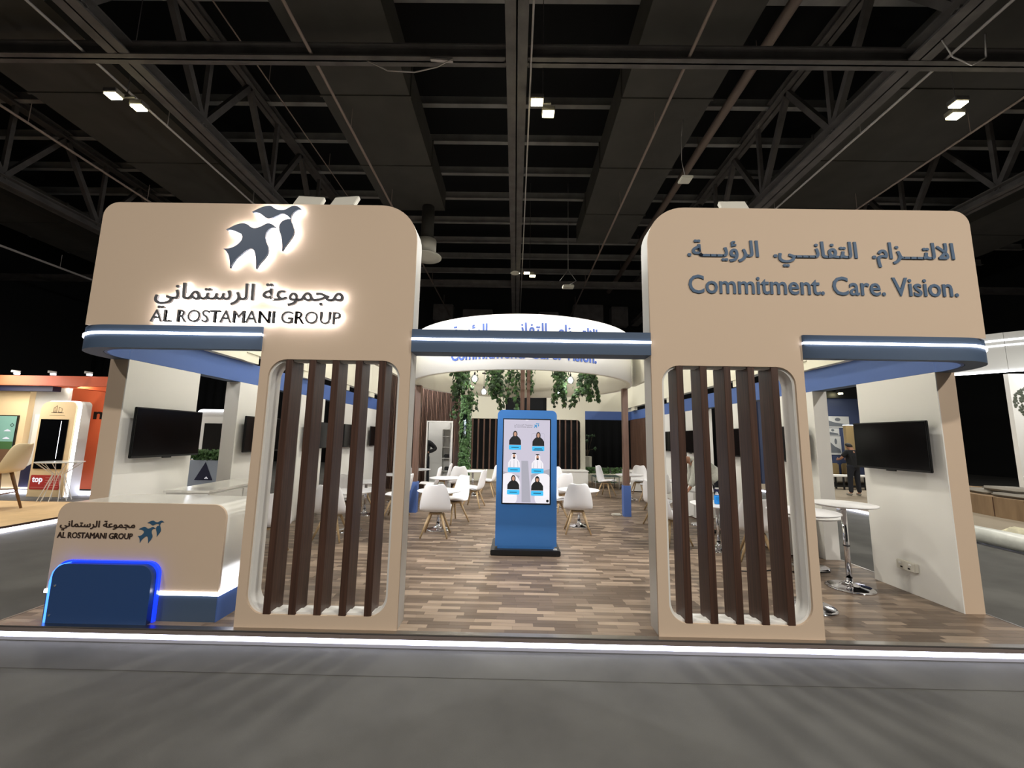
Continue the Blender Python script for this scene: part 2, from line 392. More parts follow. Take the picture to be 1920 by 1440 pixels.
for i, (yy, lb) in enumerate(((6.47, 'brown steel cross beam spanning the ceiling above the logo'), (17.45, 'far thin steel cross beam seen over the white ring'))):
    t = thing('cross_beam', lb, 'beam')
    bm = bmesh.new(); ibeam(bm, (-24, yy, 8.5), (-.4, yy, 8.5), .2, .28); ibeam(bm, (0, yy, 8.5), (24, yy, 8.5), .2, .28); link('girder', mesh_bm(bm), M_steel, t)
for i, yy in enumerate((4.6, 6.1, 7.5, 8.9, 10.3, 11.75, 13.3, 14.8, 16.6, 18.4, 20.1, 22.0)):
    bm = bmesh.new(); add_box(bm, -24, 24, yy, yy + .05, 10.95, 11.25); add_box(bm, -24, 24, yy - .09, yy + .05, 10.93, 10.96)
    tag(link('purlin', mesh_bm(bm), M_steel2), 'grey roof purlin high above the trusses, %s counting away from the viewer' % ('first', 'second', 'third', 'fourth', 'fifth', 'sixth', 'seventh', 'eighth', 'ninth', 'tenth', 'eleventh', 'twelfth')[i], 'purlin', 'roof purlins under the black deck')
for i, (x0, x1, zb, lb, y0, y1) in enumerate(((-4.5, -2.55, 9.0, 'wide grey air duct left of the central beam', 1, 12.4), (2.1, 4.05, 9.0, 'wide grey air duct right of the central beam', 1, 14.5),
                                      (-11.0, -8.45, 9.0, 'broad duct above the left ceiling lamp pair', 1, 16), (8.0, 11.0, 9.3, 'broad duct above the right ceiling lamp pair', 1, 14), (-19, -16.5, 9, 'duct beyond the far left truss', 2, 20), (15, 18, 9, 'duct beyond the far right truss', 2, 20))):
    t = thing('air_duct', lb, 'duct'); y = y0; k = 0
    while y < y1:
        o = box('duct_section', x0, x1, y + .02, min(y + 2.3, y1), zb, zb + .75, M_duct, t)
        box('duct_flange', x0 - .03, x1 + .03, y - .02, y + .02, zb - .03, zb + .78, M_duct, t); y += 2.3
for x, z, lb, m, r in ((-3.93, 8.45, 'brown conduit rod below the left duct', M_rod, .03), (2.9, 8.45, 'brown conduit rod below the right duct', M_rod, .03), (.06, 8.3, 'thin pale conduit beside the central beam', M_rodw, .018),
                       (-8.1, 8.45, 'pale conduit left of the left truss', M_rodw, .025), (7.47, 8.45, 'pale conduit right of the right truss', M_rodw, .025), (9.9, 8.5, 'conduit along the right lamp pair', M_rod, .025), (-11.3, 8.5, 'conduit along the far left duct', M_rod, .03), (-5.9, 9.6, 'thin rod between the left truss and duct', M_rod, .015), (5.3, 10.3, 'fat sloping drain pipe beyond the right duct', M_rod, .12), (-17.2, 7.6, 'pale conduit at the left wall of the hall', M_rodw, .04)):
    t = thing('conduit', lb, 'conduit'); tube('rod', (x, 1, z), (x, 23, z), r, m, t)
    for yy in (5.2, 8.2, 11.2, 14.2, 17.2, 20.2): tube('clip', (x, yy, z), (x, yy, z + .5), .008, m, t, n=6)
# cluttered services at the far wall
for i, (x0, x1, z0, z1) in enumerate(((-5.2, -4.0, 8.6, 9.6), (-3.4, -1.6, 8.5, 9.3), (1.2, 2.4, 8.5, 9.2), (3.3, 5.1, 8.6, 9.7), (5.6, 6.6, 8.4, 9.6))):
    tag(box('service_box', x0, x1, 23.55, 24.17, z0, z1, M_steel, bev=.03), ('dark service box on the far wall, leftmost of five', 'wide dark service box on the far wall just left of the central beam', 'dark service box on the far wall just right of the central beam', 'widest dark service box on the far wall, right side', 'dark service box on the far wall, rightmost of five')[i], 'service box', 'service boxes on the far wall')

# ---- hanging lamps
def highbay(i, x, y):
    z = 8.05; names = {0: 'twin floodlight glowing yellow at upper left, over the logo panel', 1: 'twin floodlight glowing beside the central roof beam', 2: 'twin floodlight glowing yellow at upper right, over the slogan panel', 3: 'small distant floodlight just above the white ring'}
    t = thing('hall_floodlight', names.get(i, 'twin hall floodlight hanging out of view'), 'lamp', (x, y, z), group=None if i in names else 'floodlights outside the frame')
    for s in (-1, 1):
        c = Vector((s * .12, s * .14, 0))
        box('housing', c.x - .13, c.x + .13, c.y - .09, c.y + .09, .02, .12, M_steel, t, .01)
        box('lens', c.x - .11, c.x + .11, c.y - .075, c.y + .075, -.01, .025, M_bulb, t)
    tube('hanger', (0, 0, .1), (0, 0, 1.25 if i == 2 else 3.95), .008, M_steel, t, n=6); box('bracket', -.16, .16, -.02, .02, .1, .13, M_steel, t)
    lamp('AREA', (0, 0, -.08), HALL_POWER[i], (1, .96, .86) if i < 4 else (1, .95, .88), .5, (0, 0, -3), parent=t, name='floodlight_beam')
for i, (x, y) in enumerate(HB): highbay(i, x, y)
t = thing('ceiling_diffuser', 'round white air diffuser hanging behind the left panel corner', 'diffuser', (-3.05, 12.2, 7.3))
lathe('drum', [(.0, .55), (.3, .55), (.3, .1), (.0, .1)], M_fixture, t); lathe('cone', [(.3, .1), (.48, 0), (.48, -.03), (.3, .02), (.18, -.02), (.05, .03), (0, .03)], M_fixture, t)
tube('duct_stub', (0, 0, .5), (0, 0, 1.695), .2, M_duct, t)
t = thing('wireless_box', 'small square white box hanging on a looped cable', 'box', (3.65, 8.46, 7.45))
box('casing', -.13, .13, -.13, .13, 0, .06, M_fixture, t, .015); polytube('cable', [(0, 0, .06), (-.07, 0, .5), (-.05, 0, 1.1), (0, 0, 1.53)], .008, M_rodw, t)
t = thing('small_floodlight', 'unlit rectangular lamp hung on a triangle of wire beyond the ring', 'lamp', (1.88, 15.24, 7.5))
box('housing', -.22, .22, -.14, .14, 0, .1, M_fixture, t, .02); polytube('wire', [(-.32, 0, .3), (0, 0, .75), (.32, 0, .3), (0, 0, .1)], .012, M_steel2, t); tube('hanger', (0, 0, .75), (0, 0, 4.5), .012, M_steel2, t)
t = thing('disc_sensor', 'small white disc under the central roof beam', 'sensor', (-.21, 13.72, 7.42)); lathe('disc', [(0, .06), (.12, .06), (.17, .02), (.15, 0), (0, 0)], M_fixture, t); tube('stem', (0, 0, .05), (0, 0, .9), .015, M_steel, t)
t = thing('draped_cable', 'white cable looping below the brown cross beam', 'cable', (0, 0, 0))
polytube('wire', [(-2.9, 6.4, 8.3), (-2.5, 6.35, 8.05), (-2.0, 6.3, 7.97), (-1.6, 6.3, 8.08), (-1.35, 6.35, 8.3)], .012, M_rodw, t); bar('clamp', (-1.75, 6.4, 8.33), (-1.35, 6.4, 8.3), .05, .03, M_rodw, t)
t = thing('draped_cable', 'grey cable loop hanging beside the right truss', 'cable', (0, 0, 0))
polytube('wire', [(6.95, 6.0, 8.4), (7.1, 6.0, 8.05), (7.4, 6.0, 7.9), (7.65, 6.0, 8.05), (7.7, 6.0, 8.5)], .012, M_rodw, t)

# ================================================================== STAND PLATFORM
PX = 4.15
plat = thing('stand_platform', 'raised parquet platform of the exhibition stand with lit front edge', 'platform')
box('base', -PX, PX, FY - .015, 15.0, 0.0, .092, M_duct, plat)
box('riser', -PX, PX, FY - .045, FY - .018, .058, .094, mat('riser_brown', (120, 108, 102), .35), plat)
box('light_strip', -PX, PX, FY - .04, FY - .02, .026, .058, M_ledfloor, plat)['label'] = 'glowing white light strip'
box('lower_skirt', -PX, PX, FY - .05, FY - .02, 0.001, .024, mat('skirt_grey', (190, 190, 205), .8), plat)
box('edge_trim', -PX, PX, FY - .05, FY + .005, .094, .103, M_alu, plat)['label'] = 'metal edge trim'
for s in (-1, 1): box('side_trim', min(s * PX, s * (PX + .02)), max(s * PX, s * (PX + .02)), FY - .04, 15.0, .0, .103, M_alu, plat)
# parquet strips
SW, SL = .06, .34
pm = bpy.data.meshes.new('strip'); bm = bmesh.new(); add_box(bm, 0, SL - .0012, 0, SW - .0012, 0, .008); pm = mesh_bm(bm); pm.materials.append(M_plA)
fv = []; ff = []; tones = []; cnt = 0; row = 0; y = FY + .005
near = []
allst = []
while y < 15.0 - SW:
    x = -PX + .002 - random.random() * SL
    while x < PX:
        allst.append((x, y)); x += SL
    y += SW; row += 1
def vis(s):
    x, y = s
    if not (-PX <= x and x + SL <= PX): return False
    return (-1.0 - (y - 3.3) * .05 < x < .95) or (x > 2.35 and y < 4.6) or False
cand = [s for s in allst if vis(s)]; cand.sort(key=lambda s: s[1]); nearset = set(cand[:290])
for s in allst:
    x, y = s
    if s in nearset:
        link('parquet_strip', pm, None, plat, (x, y, .092)); continue
    a = max(x, -PX); b = min(x + SL - .0012, PX)
    if b - a < .01: continue
    i = len(fv); z = .1 + (random.random() - .5) * .0006
    fv += [(a, y, z), (b, y, z), (b, y + SW - .0012, z), (a, y + SW - .0012, z), (a, y, .092), (b, y, .092), (b, y + SW - .0012, .092), (a, y + SW - .0012, .092)]
    ff += [(i, i + 1, i + 2, i + 3), (i, i + 4, i + 5, i + 1), (i + 1, i + 5, i + 6, i + 2), (i + 2, i + 6, i + 7, i + 3), (i + 3, i + 7, i + 4, i)]
    tones += [random.random()] * 5
fm = bpy.data.meshes.new('parquet_field'); fm.from_pydata(fv, [], ff)
at = fm.attributes.new('tone', 'FLOAT', 'FACE'); at.data.foreach_set('value', tones)
o = link('parquet_field', fm, M_plB, plat); o['kind'] = 'stuff'

# ================================================================== FRONT PORTALS
def portal(side):
    """side -1 left (logo), +1 right (slogan). Outline drawn for the left one, mirrored for the right"""
    zt = 3.64 if side < 0 else 3.655
    t = thing('portal_panel', 'left beige portal panel with slatted window and glowing bird logo' if side < 0 else 'right beige portal panel with slatted window and blue slogan', 'display panel')
    def arc(cx, cy, r, a0, a1, n=10): return [(cx + r * math.cos(a0 + (a1 - a0) * i / n), cy + r * math.sin(a0 + (a1 - a0) * i / n)) for i in range(n + 1)]
    def mir(L): return [(side * -1 * x, z) for x, z in L]
    R1, R2 = .33, .13
    out = [(-2.29, .103), (-1.015, .103)] + arc(-1.015 - R1, zt - R1, R1, 0, PI / 2) + arc(-3.84 + R2, zt - R2, R2, PI / 2, PI, 6) + [(-3.84, 2.505), (-2.29, 2.505)]
    hole = rrect(-2.215, -1.1, .2, 2.23, .15)
    hole_s = rrect(-2.195, -1.12, .215, 2.215, .14)
    plate('beige_face', [mir(out), mir(hole)], FY, FY + .02, M_beige, t)
    plate('white_core', [mir(out), mir(hole_s)], FY + .02, FY + .1, M_white, t)
    plate('inner_face', [mir(out), mir(hole)], FY + .1, FY + .19, M_white, t)
    for k in range(5):
        a = -2.075 + k * .1985; x0, x1 = (a, a + .058) if side < 0 else (-a - .058, -a)
        bm = bmesh.new(); add_box(bm, x0, x1, FY + .002, FY + .187, .201, 2.226)
        bmesh.ops.bevel(bm, geom=[e for e in bm.edges if abs(e.verts[0].co.z - e.verts[1].co.z) > 1], offset=.003, segments=1, affect='EDGES')
        link('slat', mesh_bm(bm), M_brown, t)
    return t
pl = portal(-1); pr = portal(1)
# halo-lit logo on the left panel
lg = thing('logo_sign', 'glowing emblem of two blue birds with company name lettering on the left panel', 'sign')
Y0, Y1 = FY - .046, FY - .026
for B in (BIRD1, BIRD2): bird('bird_emblem', B, -2.685, 3.008, .985, Y0, Y1, M_bird, lg)
for B in (BIRD1, BIRD2): bird('halo_light', B, -2.685, 3.008, .985, Y1 + .0015, Y1 + .005, M_halo, lg, .04)
for s, z0, z1, x0, x1, bold, nm in ((T_COMPANY, 2.648, 2.878, -3.228, -1.61, 0, 'arabic_letter'), (T_LATIN, 2.53, 2.636, -3.242, -1.62, 0, 'latin_letter')):
    wall_text(nm, s, x0, x1, z0, z1, (Y0 + Y1) / 2, Y1 - Y0, M_grey, lg, bold, smear=.0007 if nm == 'latin_letter' else .0035)
    wall_text('halo_light', s, x0 + .004, x1 - .004, z0 + .003, z1 - .003, Y1 + .003, .003, M_halo, lg, bold * .3)
# slogan lettering on the right panel
sl = thing('slogan_sign', 'blue slogan lettering in two languages on the right panel', 'sign')
wall_text('arabic_letter', T_SLOGAN_AR, 1.36, 3.66, 3.115, 3.35, FY - .004, .008, M_sloganblue, sl, 0, smear=.0045)
wall_text('latin_letter', 'Commitment. Care. Vision.', 1.355, 3.655, 2.862, 3.03, FY - .004, .008, M_sloganblue, sl, .012)

# bands
def band_path(side, off_out, z0, z1, thick_front=.045):
    s = -side
    R = .5
    def a_(cx, cy, r, a0, a1, n=14): return [(cx + r * math.cos(a0 + (a1 - a0) * i / n), cy + r * math.sin(a0 + (a1 - a0) * i / n)) for i in range(n + 1)]
    X0, Yf = -4.12 - off_out, FY - .02 - off_out
    outer = [(-2.29, Yf)] + a_(X0 + R, Yf + R, R, -PI / 2, -PI, 14) + [(X0, 3.89)]
    xi, yi, r = ((-3.98, FY + .03, .5) if not off_out else (-4.10, FY, .48)) if off_out >= 0 else (-3.955, FY + .05, .28)
    if off_out < 0:
        o2 = [(-3.975, 3.9)] + a_(-3.975 + .5, FY + .032 + .5, .5, PI, 1.5 * PI, 12) + [(-2.29, FY + .032)]
        i2 = [(-3.955, 3.9)] + a_(-3.955 + .48, FY + .052 + .48, .48, PI, 1.5 * PI, 12) + [(-2.29, FY + .052)]
        return [[(x * s, y) for x, y in o2 + i2[::-1]]]
    inner = [(xi, 3.89)] + a_(xi + r, yi + r, r, PI, 1.5 * PI, 12) + [(-2.29, yi)]
    return [[(x * s, y) for x, y in outer + inner]]
for side in (-1, 1):
    t = thing('corner_band', ('left' if side < 0 else 'right') + ' rounded slate blue band with a glowing line under the ' + ('logo' if side < 0 else 'slogan') + ' panel', 'band')
    slab('band', band_path(side, 0, 0, 0), 2.305, 2.505, M_slate, t)
    slab('inner_liner', band_path(side, -1, 0, 0), 2.306, 2.503, M_blue, t)
    slab('light_line', band_path(side, .008, 0, 0), 2.425, 2.445, M_led, t)['label'] = 'glowing white line'
t = thing('link_beam', 'straight slate blue beam with a glowing line joining the two portals', 'beam')
box('beam', -1.013, 1.013, FY - .015, FY + .17, 2.31, 2.505, M_slate, t)
box('light_line', -1.013, 1.013, FY - .022, FY - .012, 2.41, 2.43, M_led, t)['label'] = 'glowing white line'
# royal blue side bands with white boards above
for side in (-1, 1):
    w = 'left' if side < 0 else 'right'
    t = thing('side_band', 'royal blue band running back along the ' + w + ' side above the screens', 'band')
    a, b = sorted((side * 3.955, side * 4.12)); y1 = 11.7 if side < 0 else 14.38
    box('inner_board', min(side * 3.955, side * 3.975), max(side * 3.955, side * 3.975), 3.9, y1, 2.31, 2.6, M_blue, t); box('inner_board', min(side * 3.955, side * 3.975), max(side * 3.955, side * 3.975), FY + .2, 3.9, 2.506, 2.6, M_blue, t)
    box('soffit', min(side * 3.975, side * 4.12), max(side * 3.975, side * 4.12), 3.9, y1, 2.31, 2.6, M_slate, t)
    t = thing('upper_boards', 'tall white boards above the blue band on the ' + w + ' side', 'wall panel')
    a, b = sorted((side * 3.86, side * 4.0)); yy = 3.56; k = 0
    while yy < y1:
        L = 1.9 if k == 0 else 1.63
        box('board', a, b, yy, min(yy + L - .008, y1), 2.6 if k == 0 else 2.72, 3.6, M_cream, t)
        if k: box('post', a + .02, b - .02, yy - .06, yy + .3, 2.6, 2.72, M_cream, t)
        yy += L; k += 1
    # inner hanging fascia linking ring and portal
    t = thing('hanging_fascia', 'white fascia hanging between the ring and the ' + w + ' portal', 'fascia')
    a, b = sorted((side * 2.2, side * 2.26)); box('board', a, b, FY + .19, 8.0, 2.66, 3.5, M_cream, t); box('cap', a - .01, b + .01, FY + .19, 8.0, 3.5, 3.52, M_cream, t)
    # wall panels with screens
    n = 5
    for k in range(n):
        y0 = 3.9 + 1.63 * k; a, b = sorted((side * 3.955, side * 4.145))
        ordn = ['nearest', 'second', 'third', 'fourth', 'fifth', 'sixth'][k]
        t = thing('wall_panel', '%s white upright wall panel of the %s side, carrying a screen' % (ordn, w), 'wall panel')
        xf = side * 3.965
        box('inner_face', min(xf, side * 3.955), max(xf, side * 3.955), y0, y0 + .91, .101, 2.308, M_white, t)
        bm = bmesh.new(); add_box(bm, min(xf, side * 4.145), max(xf, side * 4.145), y0 + .0, y0 + .91, .101, 2.308); link('core', mesh_bm(bm), M_beige if k == 0 else M_white, t)
        # television
        tv = thing('television', '%s black flat screen on the %s wall' % (ordn, w), 'television', (side * 3.955, y0 + (.47 if k == 0 else .48), 1.59), 0)
        xa = -side * .10; hw, hh = .425, .252
        a, b = sorted((xa, xa + side * .028)); box('casing', a, b, -hw, hw, -hh, hh, M_bezel, tv, .006)
        a, b = sorted((xa - side * .002, xa)); box('screen', a, b, -hw + .012, hw - .012, -hh + .02, hh - .012, M_screen, tv)
        a, b = sorted((xa + side * .028, 0)); box('wall_mount', a, b, -.12, .12, -.1, .1, M_blackp, tv)
        box('sensor_bar', min(xa, xa + side * .02), max(xa, xa + side * .02), -.05, .05, -hh - .012, -hh, M_blackp, tv)
# wall socket
t = thing('wall_socket', 'white double power socket low on the nearest right wall panel', 'socket', (3.955, 4.38, .37))
box('back_box', -.045, 0, -.1, .1, -.045, .045, M_fixture, t, .006); 
for k in (-1, 1):
    box('switch', -.052, -.045, k * .055 - .012, k * .055 + .012, .012, .03, M_white, t); box('socket_hole', -.047, -.045, k * .04 - .012, k * .04 + .012, -.025, -.01, M_blackp, t)

# ================================================================== RING
RC, RR = 8.3, 2.2
ring = thing('ring_canopy', 'white circular canopy ring with blue slogan held on brown posts', 'canopy')
def ringband(name, r0, r1, z0, z1, m, n=96):
    bm = bmesh.new(); R = []
    for i in range(n):
        a = 2 * PI * i / n; c, s = math.cos(a), math.sin(a)
        R.append([bm.verts.new((r * c, RC + r * s, z)) for r, z in ((r0, z0), (r1, z0), (r1, z1), (r0, z1))])
    for i in range(n):
        A, B = R[i], R[(i + 1) % n]
        for k in range(4): bm.faces.new((A[k], A[(k + 1) % 4], B[(k + 1) % 4], B[k]))
    me = mesh_bm(bm); 
    for p in me.polygons: p.use_smooth = abs(p.normal.z) < .5
    return link(name, me, m, ring)
ringband('outer_band', RR - .03, RR, 2.65, 3.53, M_white); ringband('inner_band', RR - .1, RR - .03, 2.655, 3.52, M_cream)
def curved_text(nm, s, half_w, z0, z1, bold, smear=0):
    me = text_mesh(s, -half_w, half_w, z0, z1, .01, bold, smear=smear)
    for q in split_letters(me):
        for v in q.vertices:
            a = v.co.x / RR; r = RR + .012 + v.co.z; z = v.co.y
            v.co = Vector((r * math.sin(a), RC - r * math.cos(a), z))
        link(nm, q, M_ringblue, ring)
curved_text('latin_letter', 'Commitment. Care. Vision.', 1.24, 2.815, 3.035, .016)
curved_text('arabic_letter', T_SLOGAN_AR, 1.26, 3.11, 3.39, 0, .0045)
for s in (-1, 1):
    box('post', s * 2.13 - .055, s * 2.13 + .055, 8.25, 8.36, .7, 2.65, M_brown2, ring)
    box('post_sleeve', s * 2.13 - .072, s * 2.13 + .072, 8.233, 8.377, .102, .7, M_blue, ring)['label'] = 'blue sleeve on the post foot'
box('post', -.0, .1, 9.9, 10.0, .102, 3.5, M_brown2, ring)
box('post', .16, .24, 9.9, 10.0, .102, 3.5, M_brown2, ring)
bar('post_brace', (.05, 9.95, 3.45), (.05, 10.42, 3.45), .08, .06, M_brown2, ring)
t = thing('floor_plug', 'white plug strip on the floor beside the right blue post sleeve', 'plug', (1.93, 8.35, .1)); box('body', -.09, .09, -.04, .04, .001, .04, M_fixture, t, .008); polytube('cord', [(.09, 0, .02), (.13, 0, .015), (.15, .0, .01)], .006, M_fixture, t)

# pendant lamps
for x, y, z, r, lb in ((-.97, 8.2, 2.80, .085, 'upper left clear glass globe pendant beside the ivy'), (-.82, 8.8, 2.60, .075, 'lower left clear glass globe pendant'), (1.0, 8.2, 2.80, .085, 'upper right clear glass globe pendant'), (.83, 8.8, 2.60, .075, 'lower right clear glass globe pendant')):
    t = thing('pendant_lamp', lb, 'lamp', (x, y, z))
    lathe('globe', [(.02, r), (r * .6, r * .8), (r, 0), (r * .8, -r * .6), (r * .62, -r * .8), (r * .6, -r * .79), (r * .77, -r * .58), (r * .96, 0), (r * .58, r * .77), (.02, r * .96)], M_smoke, t, 24)
    lathe('bulb', [(0, -.05), (.036, -.036), (.05, 0), (.036, .034), (.015, .06), (0, .06)], mat('bulb_white', (255, 255, 255), .5, emit=9), t, 16)
    tube('cap', (0, 0, r * .9), (0, 0, r + .045), .018, M_blackp, t); tube('cord', (0, 0, r + .04), (0, 0, 3.45 - z), .005, M_blackp, t, n=6)
    if z > 2.7: pass
    else: lathe('ceiling_rose', [(0, .42), (.05, .42), (.05, .40), (0, .40)], M_blackp, t, 16)
    lamp('POINT', (0, 0, -r - .02), 4, (1, .97, .9), .03, parent=t, name='pendant_glow')
bar('x', (-2.08, 8.25, 3.42), (2.08, 8.25, 3.42), .05, .05, M_cream, ring).name = 'ceiling_bar'
bar('x', (-2.0, 8.8, 3.42), (2.0, 8.8, 3.42), .05, .05, M_cream, ring).name = 'ceiling_bar'

# ivy
def leaf_mesh_add(vs, fs, c, n, s):
    q = n.to_track_quat('Z', 'Y') @ Euler((0, 0, random.random() * 6.28)).to_quaternion()
    P5 = [(0, -.5), (.22, -.35), (.5, -.2), (.32, .02), (.42, .3), (.16, .25), (0, .6), (-.16, .25), (-.42, .3), (-.32, .02), (-.5, -.2), (-.22, -.35)]
    i = len(vs); vs.append(c + q @ Vector((0, 0, .12 * s)))
    for x, y in P5: vs.append(c + q @ Vector((x * s, y * s, -.04 * s)))
    for k in range(12): fs.append((i, i + 1 + k, i + 1 + (k + 1) % 12))
def foliage(name, pts, parent, m, size=(.045, .075), spread=.05):
    vs, fs = [], []
    for p, rad in pts:
        d = Vector((random.gauss(0, 1), random.gauss(0, 1), random.gauss(0, .8))).normalized()
        c = p + Vector((d.x, d.y, d.z * .8)) * rad * (random.random() ** .5)
        nn = Vector((d.x, d.y - .5, d.z * .4 + random.random() * .4)); leaf_mesh_add(vs, fs, c, nn, random.uniform(*size))
    me = bpy.data.meshes.new('f'); me.from_pydata([v[:] for v in vs], [], fs)
    o = link(name, me, m, parent); o['kind'] = 'stuff'; return o
def ivy_hang(label, x, y, ztop, strands, n=300):
    t = thing('hanging_ivy', label, 'plant', (0, 0, 0)); pts = []
    for (x0, x1, zb, rad) in strands:
        p = [Vector((x + x0 + (x1 - x0) * k / 5 + random.uniform(-.02, .02), y + random.uniform(-.05, .05), ztop + (zb - ztop) * k / 5)) for k in range(6)]
        polytube('vine', p, .006, M_stem, t, 5)
        for i in range(int(n / len(strands))):
            f = random.random() ** 1.15; k = min(4, int(f * 5)); q = p[k].lerp(p[k + 1], f * 5 - k)
            pts.append((q, rad * 1.25 * (1.0 - .5 * f)))
    random.shuffle(pts); h = len(pts) // 2
    foliage('foliage', pts[:h], t, M_leaf, (.055, .1)); foliage('foliage', pts[h:], t, M_leafd, (.055, .1))
ivy_hang('leftmost trailing ivy bunch hanging in the ring', -1.25, 8.3, 3.02, [(-.05, -.1, 2.45, .2), (.1, .25, 2.15, .2), (0, -.15, 2.0, .18), (-.15, .05, 2.6, .18)], 460)
ivy_hang('second ivy bunch from the left, between globe and posts', -.55, 8.3, 3.05, [(0, -.05, 2.5, .2), (.05, .15, 2.2, .13), (.0, .0, 2.45, .2)], 360)
ivy_hang('ivy bunch hanging just behind the twin centre posts', -.02, 10.16, 3.4, [(-.22, -.35, 2.45, .17), (-.05, -.1, 2.2, .14), (.22, .3, 2.75, .14)], 320)
ivy_hang('fourth ivy bunch, right of the centre posts', .78, 8.3, 3.05, [(0, .05, 2.5, .17), (.08, .12, 2.25, .1), (-.02, -.1, 2.3, .12)], 320)
ivy_hang('rightmost ivy bunch beside the right globe', 1.3, 8.3, 2.98, [(0, -.25, 2.25, .15), (.05, .12, 2.4, .17), (.1, -.02, 2.5, .17), (.2, .3, 2.35, .06)], 360)

# ================================================================== BACK OF STAND
BY = 14.4
bw = thing('back_wall', 'cream back wall with a black upper opening and slatted window', 'wall panel')
plate('board', [[(-1.9, .104), (2.37, .104), (2.37, 3.6), (-1.9, 3.6)], rrect(-1.76, 2.2, .5, 2.28, .12, 5), [(-.47, 2.35), (1.0, 2.35), (1.0, 3.1), (-.47, 3.1)]], BY, BY + .12, M_cream, bw)
for k in range(19): box('slat', -1.66 + k * .207, -1.61 + k * .207, BY + .02, BY + .1, .5, 2.28, M_brown2, bw)
box('window_back', -1.8, 2.25, BY + .13, BY + .15, .4, 3.2, M_drape, bw)
t = thing('back_header', 'cream header with royal blue band over the right rear opening', 'header')
box('board', 2.37, 4.14, BY, BY + .12, 2.6, 3.6, M_cream, t); box('blue_board', 2.37, 4.14, BY - .01, BY + .12, 2.3, 2.6, M_blue, t)
t = thing('slatted_screen_wall', 'brown ribbed wall at the right rear corner', 'wall panel')
box('backing', 3.97, 4.13, 12.3, 14.35, .1, 2.3, M_brown, t)
for k in range(24): box('rib', 3.94, 3.97, 12.32 + k * .084, 12.36 + k * .084, .1, 2.3, M_brown2, t)
# storage room with ribbed brown front, doorway
st = thing('storage_room', 'brown ribbed storage room front with a bright open doorway', 'wall panel')
SY = 11.8
plate('backing', [[(-4.12, .1), (-2.66, .1), (-2.66, 2.03), (-1.96, 2.03), (-1.96, .1), (-1.68, .1), (-1.68, 3.5), (-4.12, 3.5)]], SY + .02, SY + .08, M_brown, st)
k = 0; x = -4.1
while x < -1.7:
    z0 = .1 if (x < -2.7 or x > -1.96) else 2.07
    box('rib', x, x + .028, SY - .012, SY + .02, z0, 3.5, M_brown if k % 3 else M_brown2, st); x += .046; k += 1
plate('door_frame', [[(-2.7, .1), (-2.66, .1), (-2.66, 2.02), (-1.97, 2.02), (-1.97, .1), (-1.93, .1), (-1.93, 2.06), (-2.7, 2.06)]], SY - .02, SY + .09, M_white, st)
for nm, a in (('side_wall', (-4.12, -4.08, SY + .1, BY, .1, 3.5)), ('side_wall', (-1.74, -1.68, SY + .1, BY, .1, 3.5)), ('rear_wall', (-4.08, -1.76, 13.9, 13.95, .1, 3.5)), ('room_floor', (-4.08, -1.74, SY + .1, 13.9, .1005, .104))):
    box(nm, *a, M_white if 'floor' not in nm else M_plastic, st)
box('lining', -1.76, -1.742, SY + .1, 13.9, .11, 3.4, M_white, st)
# door leaf opened inwards on the right
t = thing('storage_door', 'white open door leaf at the right of the storage doorway', 'door', (-2.0, SY + .12, .11), math.radians(97))
box('leaf', 0, .62, -.02, .02, 0, 1.9, M_white, t); box('handle', .52, .6, -.06, -.02, .9, .92, M_chrome, t); box('notice', .12, .3, -.023, -.021, 1.2, 1.6, M_greywall, t)
t = thing('shelf_unit', 'white shelf unit inside the storage room', 'shelf', (-2.22, 13.2, .104))
for nm, a in (('side_panel', (-.27, -.25, 0, .35, 0, 1.75)), ('side_panel', (.25, .27, 0, .35, 0, 1.75)), ('back_panel', (-.25, .25, .33, .35, 0, 1.75))): box(nm, *a, M_white, t)
for z in (.02, .4, .8, 1.15, 1.5, 1.73): box('shelf', -.25, .25, 0, .33, z, z + .02, M_white, t)
for x, z, w in ((-.1, .82, .2), (.1, 1.17, .16), (-.05, .42, .24)): tag(box('shelf_item', -2.22 + x - w / 2, -2.22 + x + w / 2, 13.25, 13.45, z + .105, z + .22, M_blackp, bev=.02), 'dark box on the %s shelf of the storage room' % {.82: 'middle', 1.17: 'upper', .42: 'lower'}[z], 'box', 'items on the storage shelf')
lamp('AREA', (-2.9, 12.9, 3.3), 22, (1, 1, 1), .5, (-2.9, 12.9, 0))
# ivy covered column
t = thing('ivy_column', 'tall column wrapped in ivy beside the brown storage room', 'plant', (-1.56, 11.75, .1))
tube('column', (0, 0, 0), (0, 0, 2.95), .1, M_leafd, t, n=16)
bm = bmesh.new(); add_tube(bm, (.0, -.09, 1.5), (.0, -.09, 2.15), .055, n=12); link('mirror_insert', mesh_bm(bm, True), mat('mirror_blue', (180, 200, 215), .1, 1), t)
vs, fs = [], []
for i in range(2200):
    a = random.random() * 6.28; z = random.random() * 2.95
    if 1.48 < z < 2.15 and abs((a % 6.28) - 4.71) < .5: continue
    leaf_mesh_add(vs, fs, Vector((math.cos(a) * .15, math.sin(a) * .15, z)) + Vector((random.gauss(0, .02), random.gauss(0, .02), 0)), Vector((math.cos(a), math.sin(a), .3)), random.uniform(.05, .08))
me = bpy.data.meshes.new('f'); me.from_pydata([v[:] for v in vs], [], fs); o = link('foliage', me, M_leaf, t); o['kind'] = 'stuff'

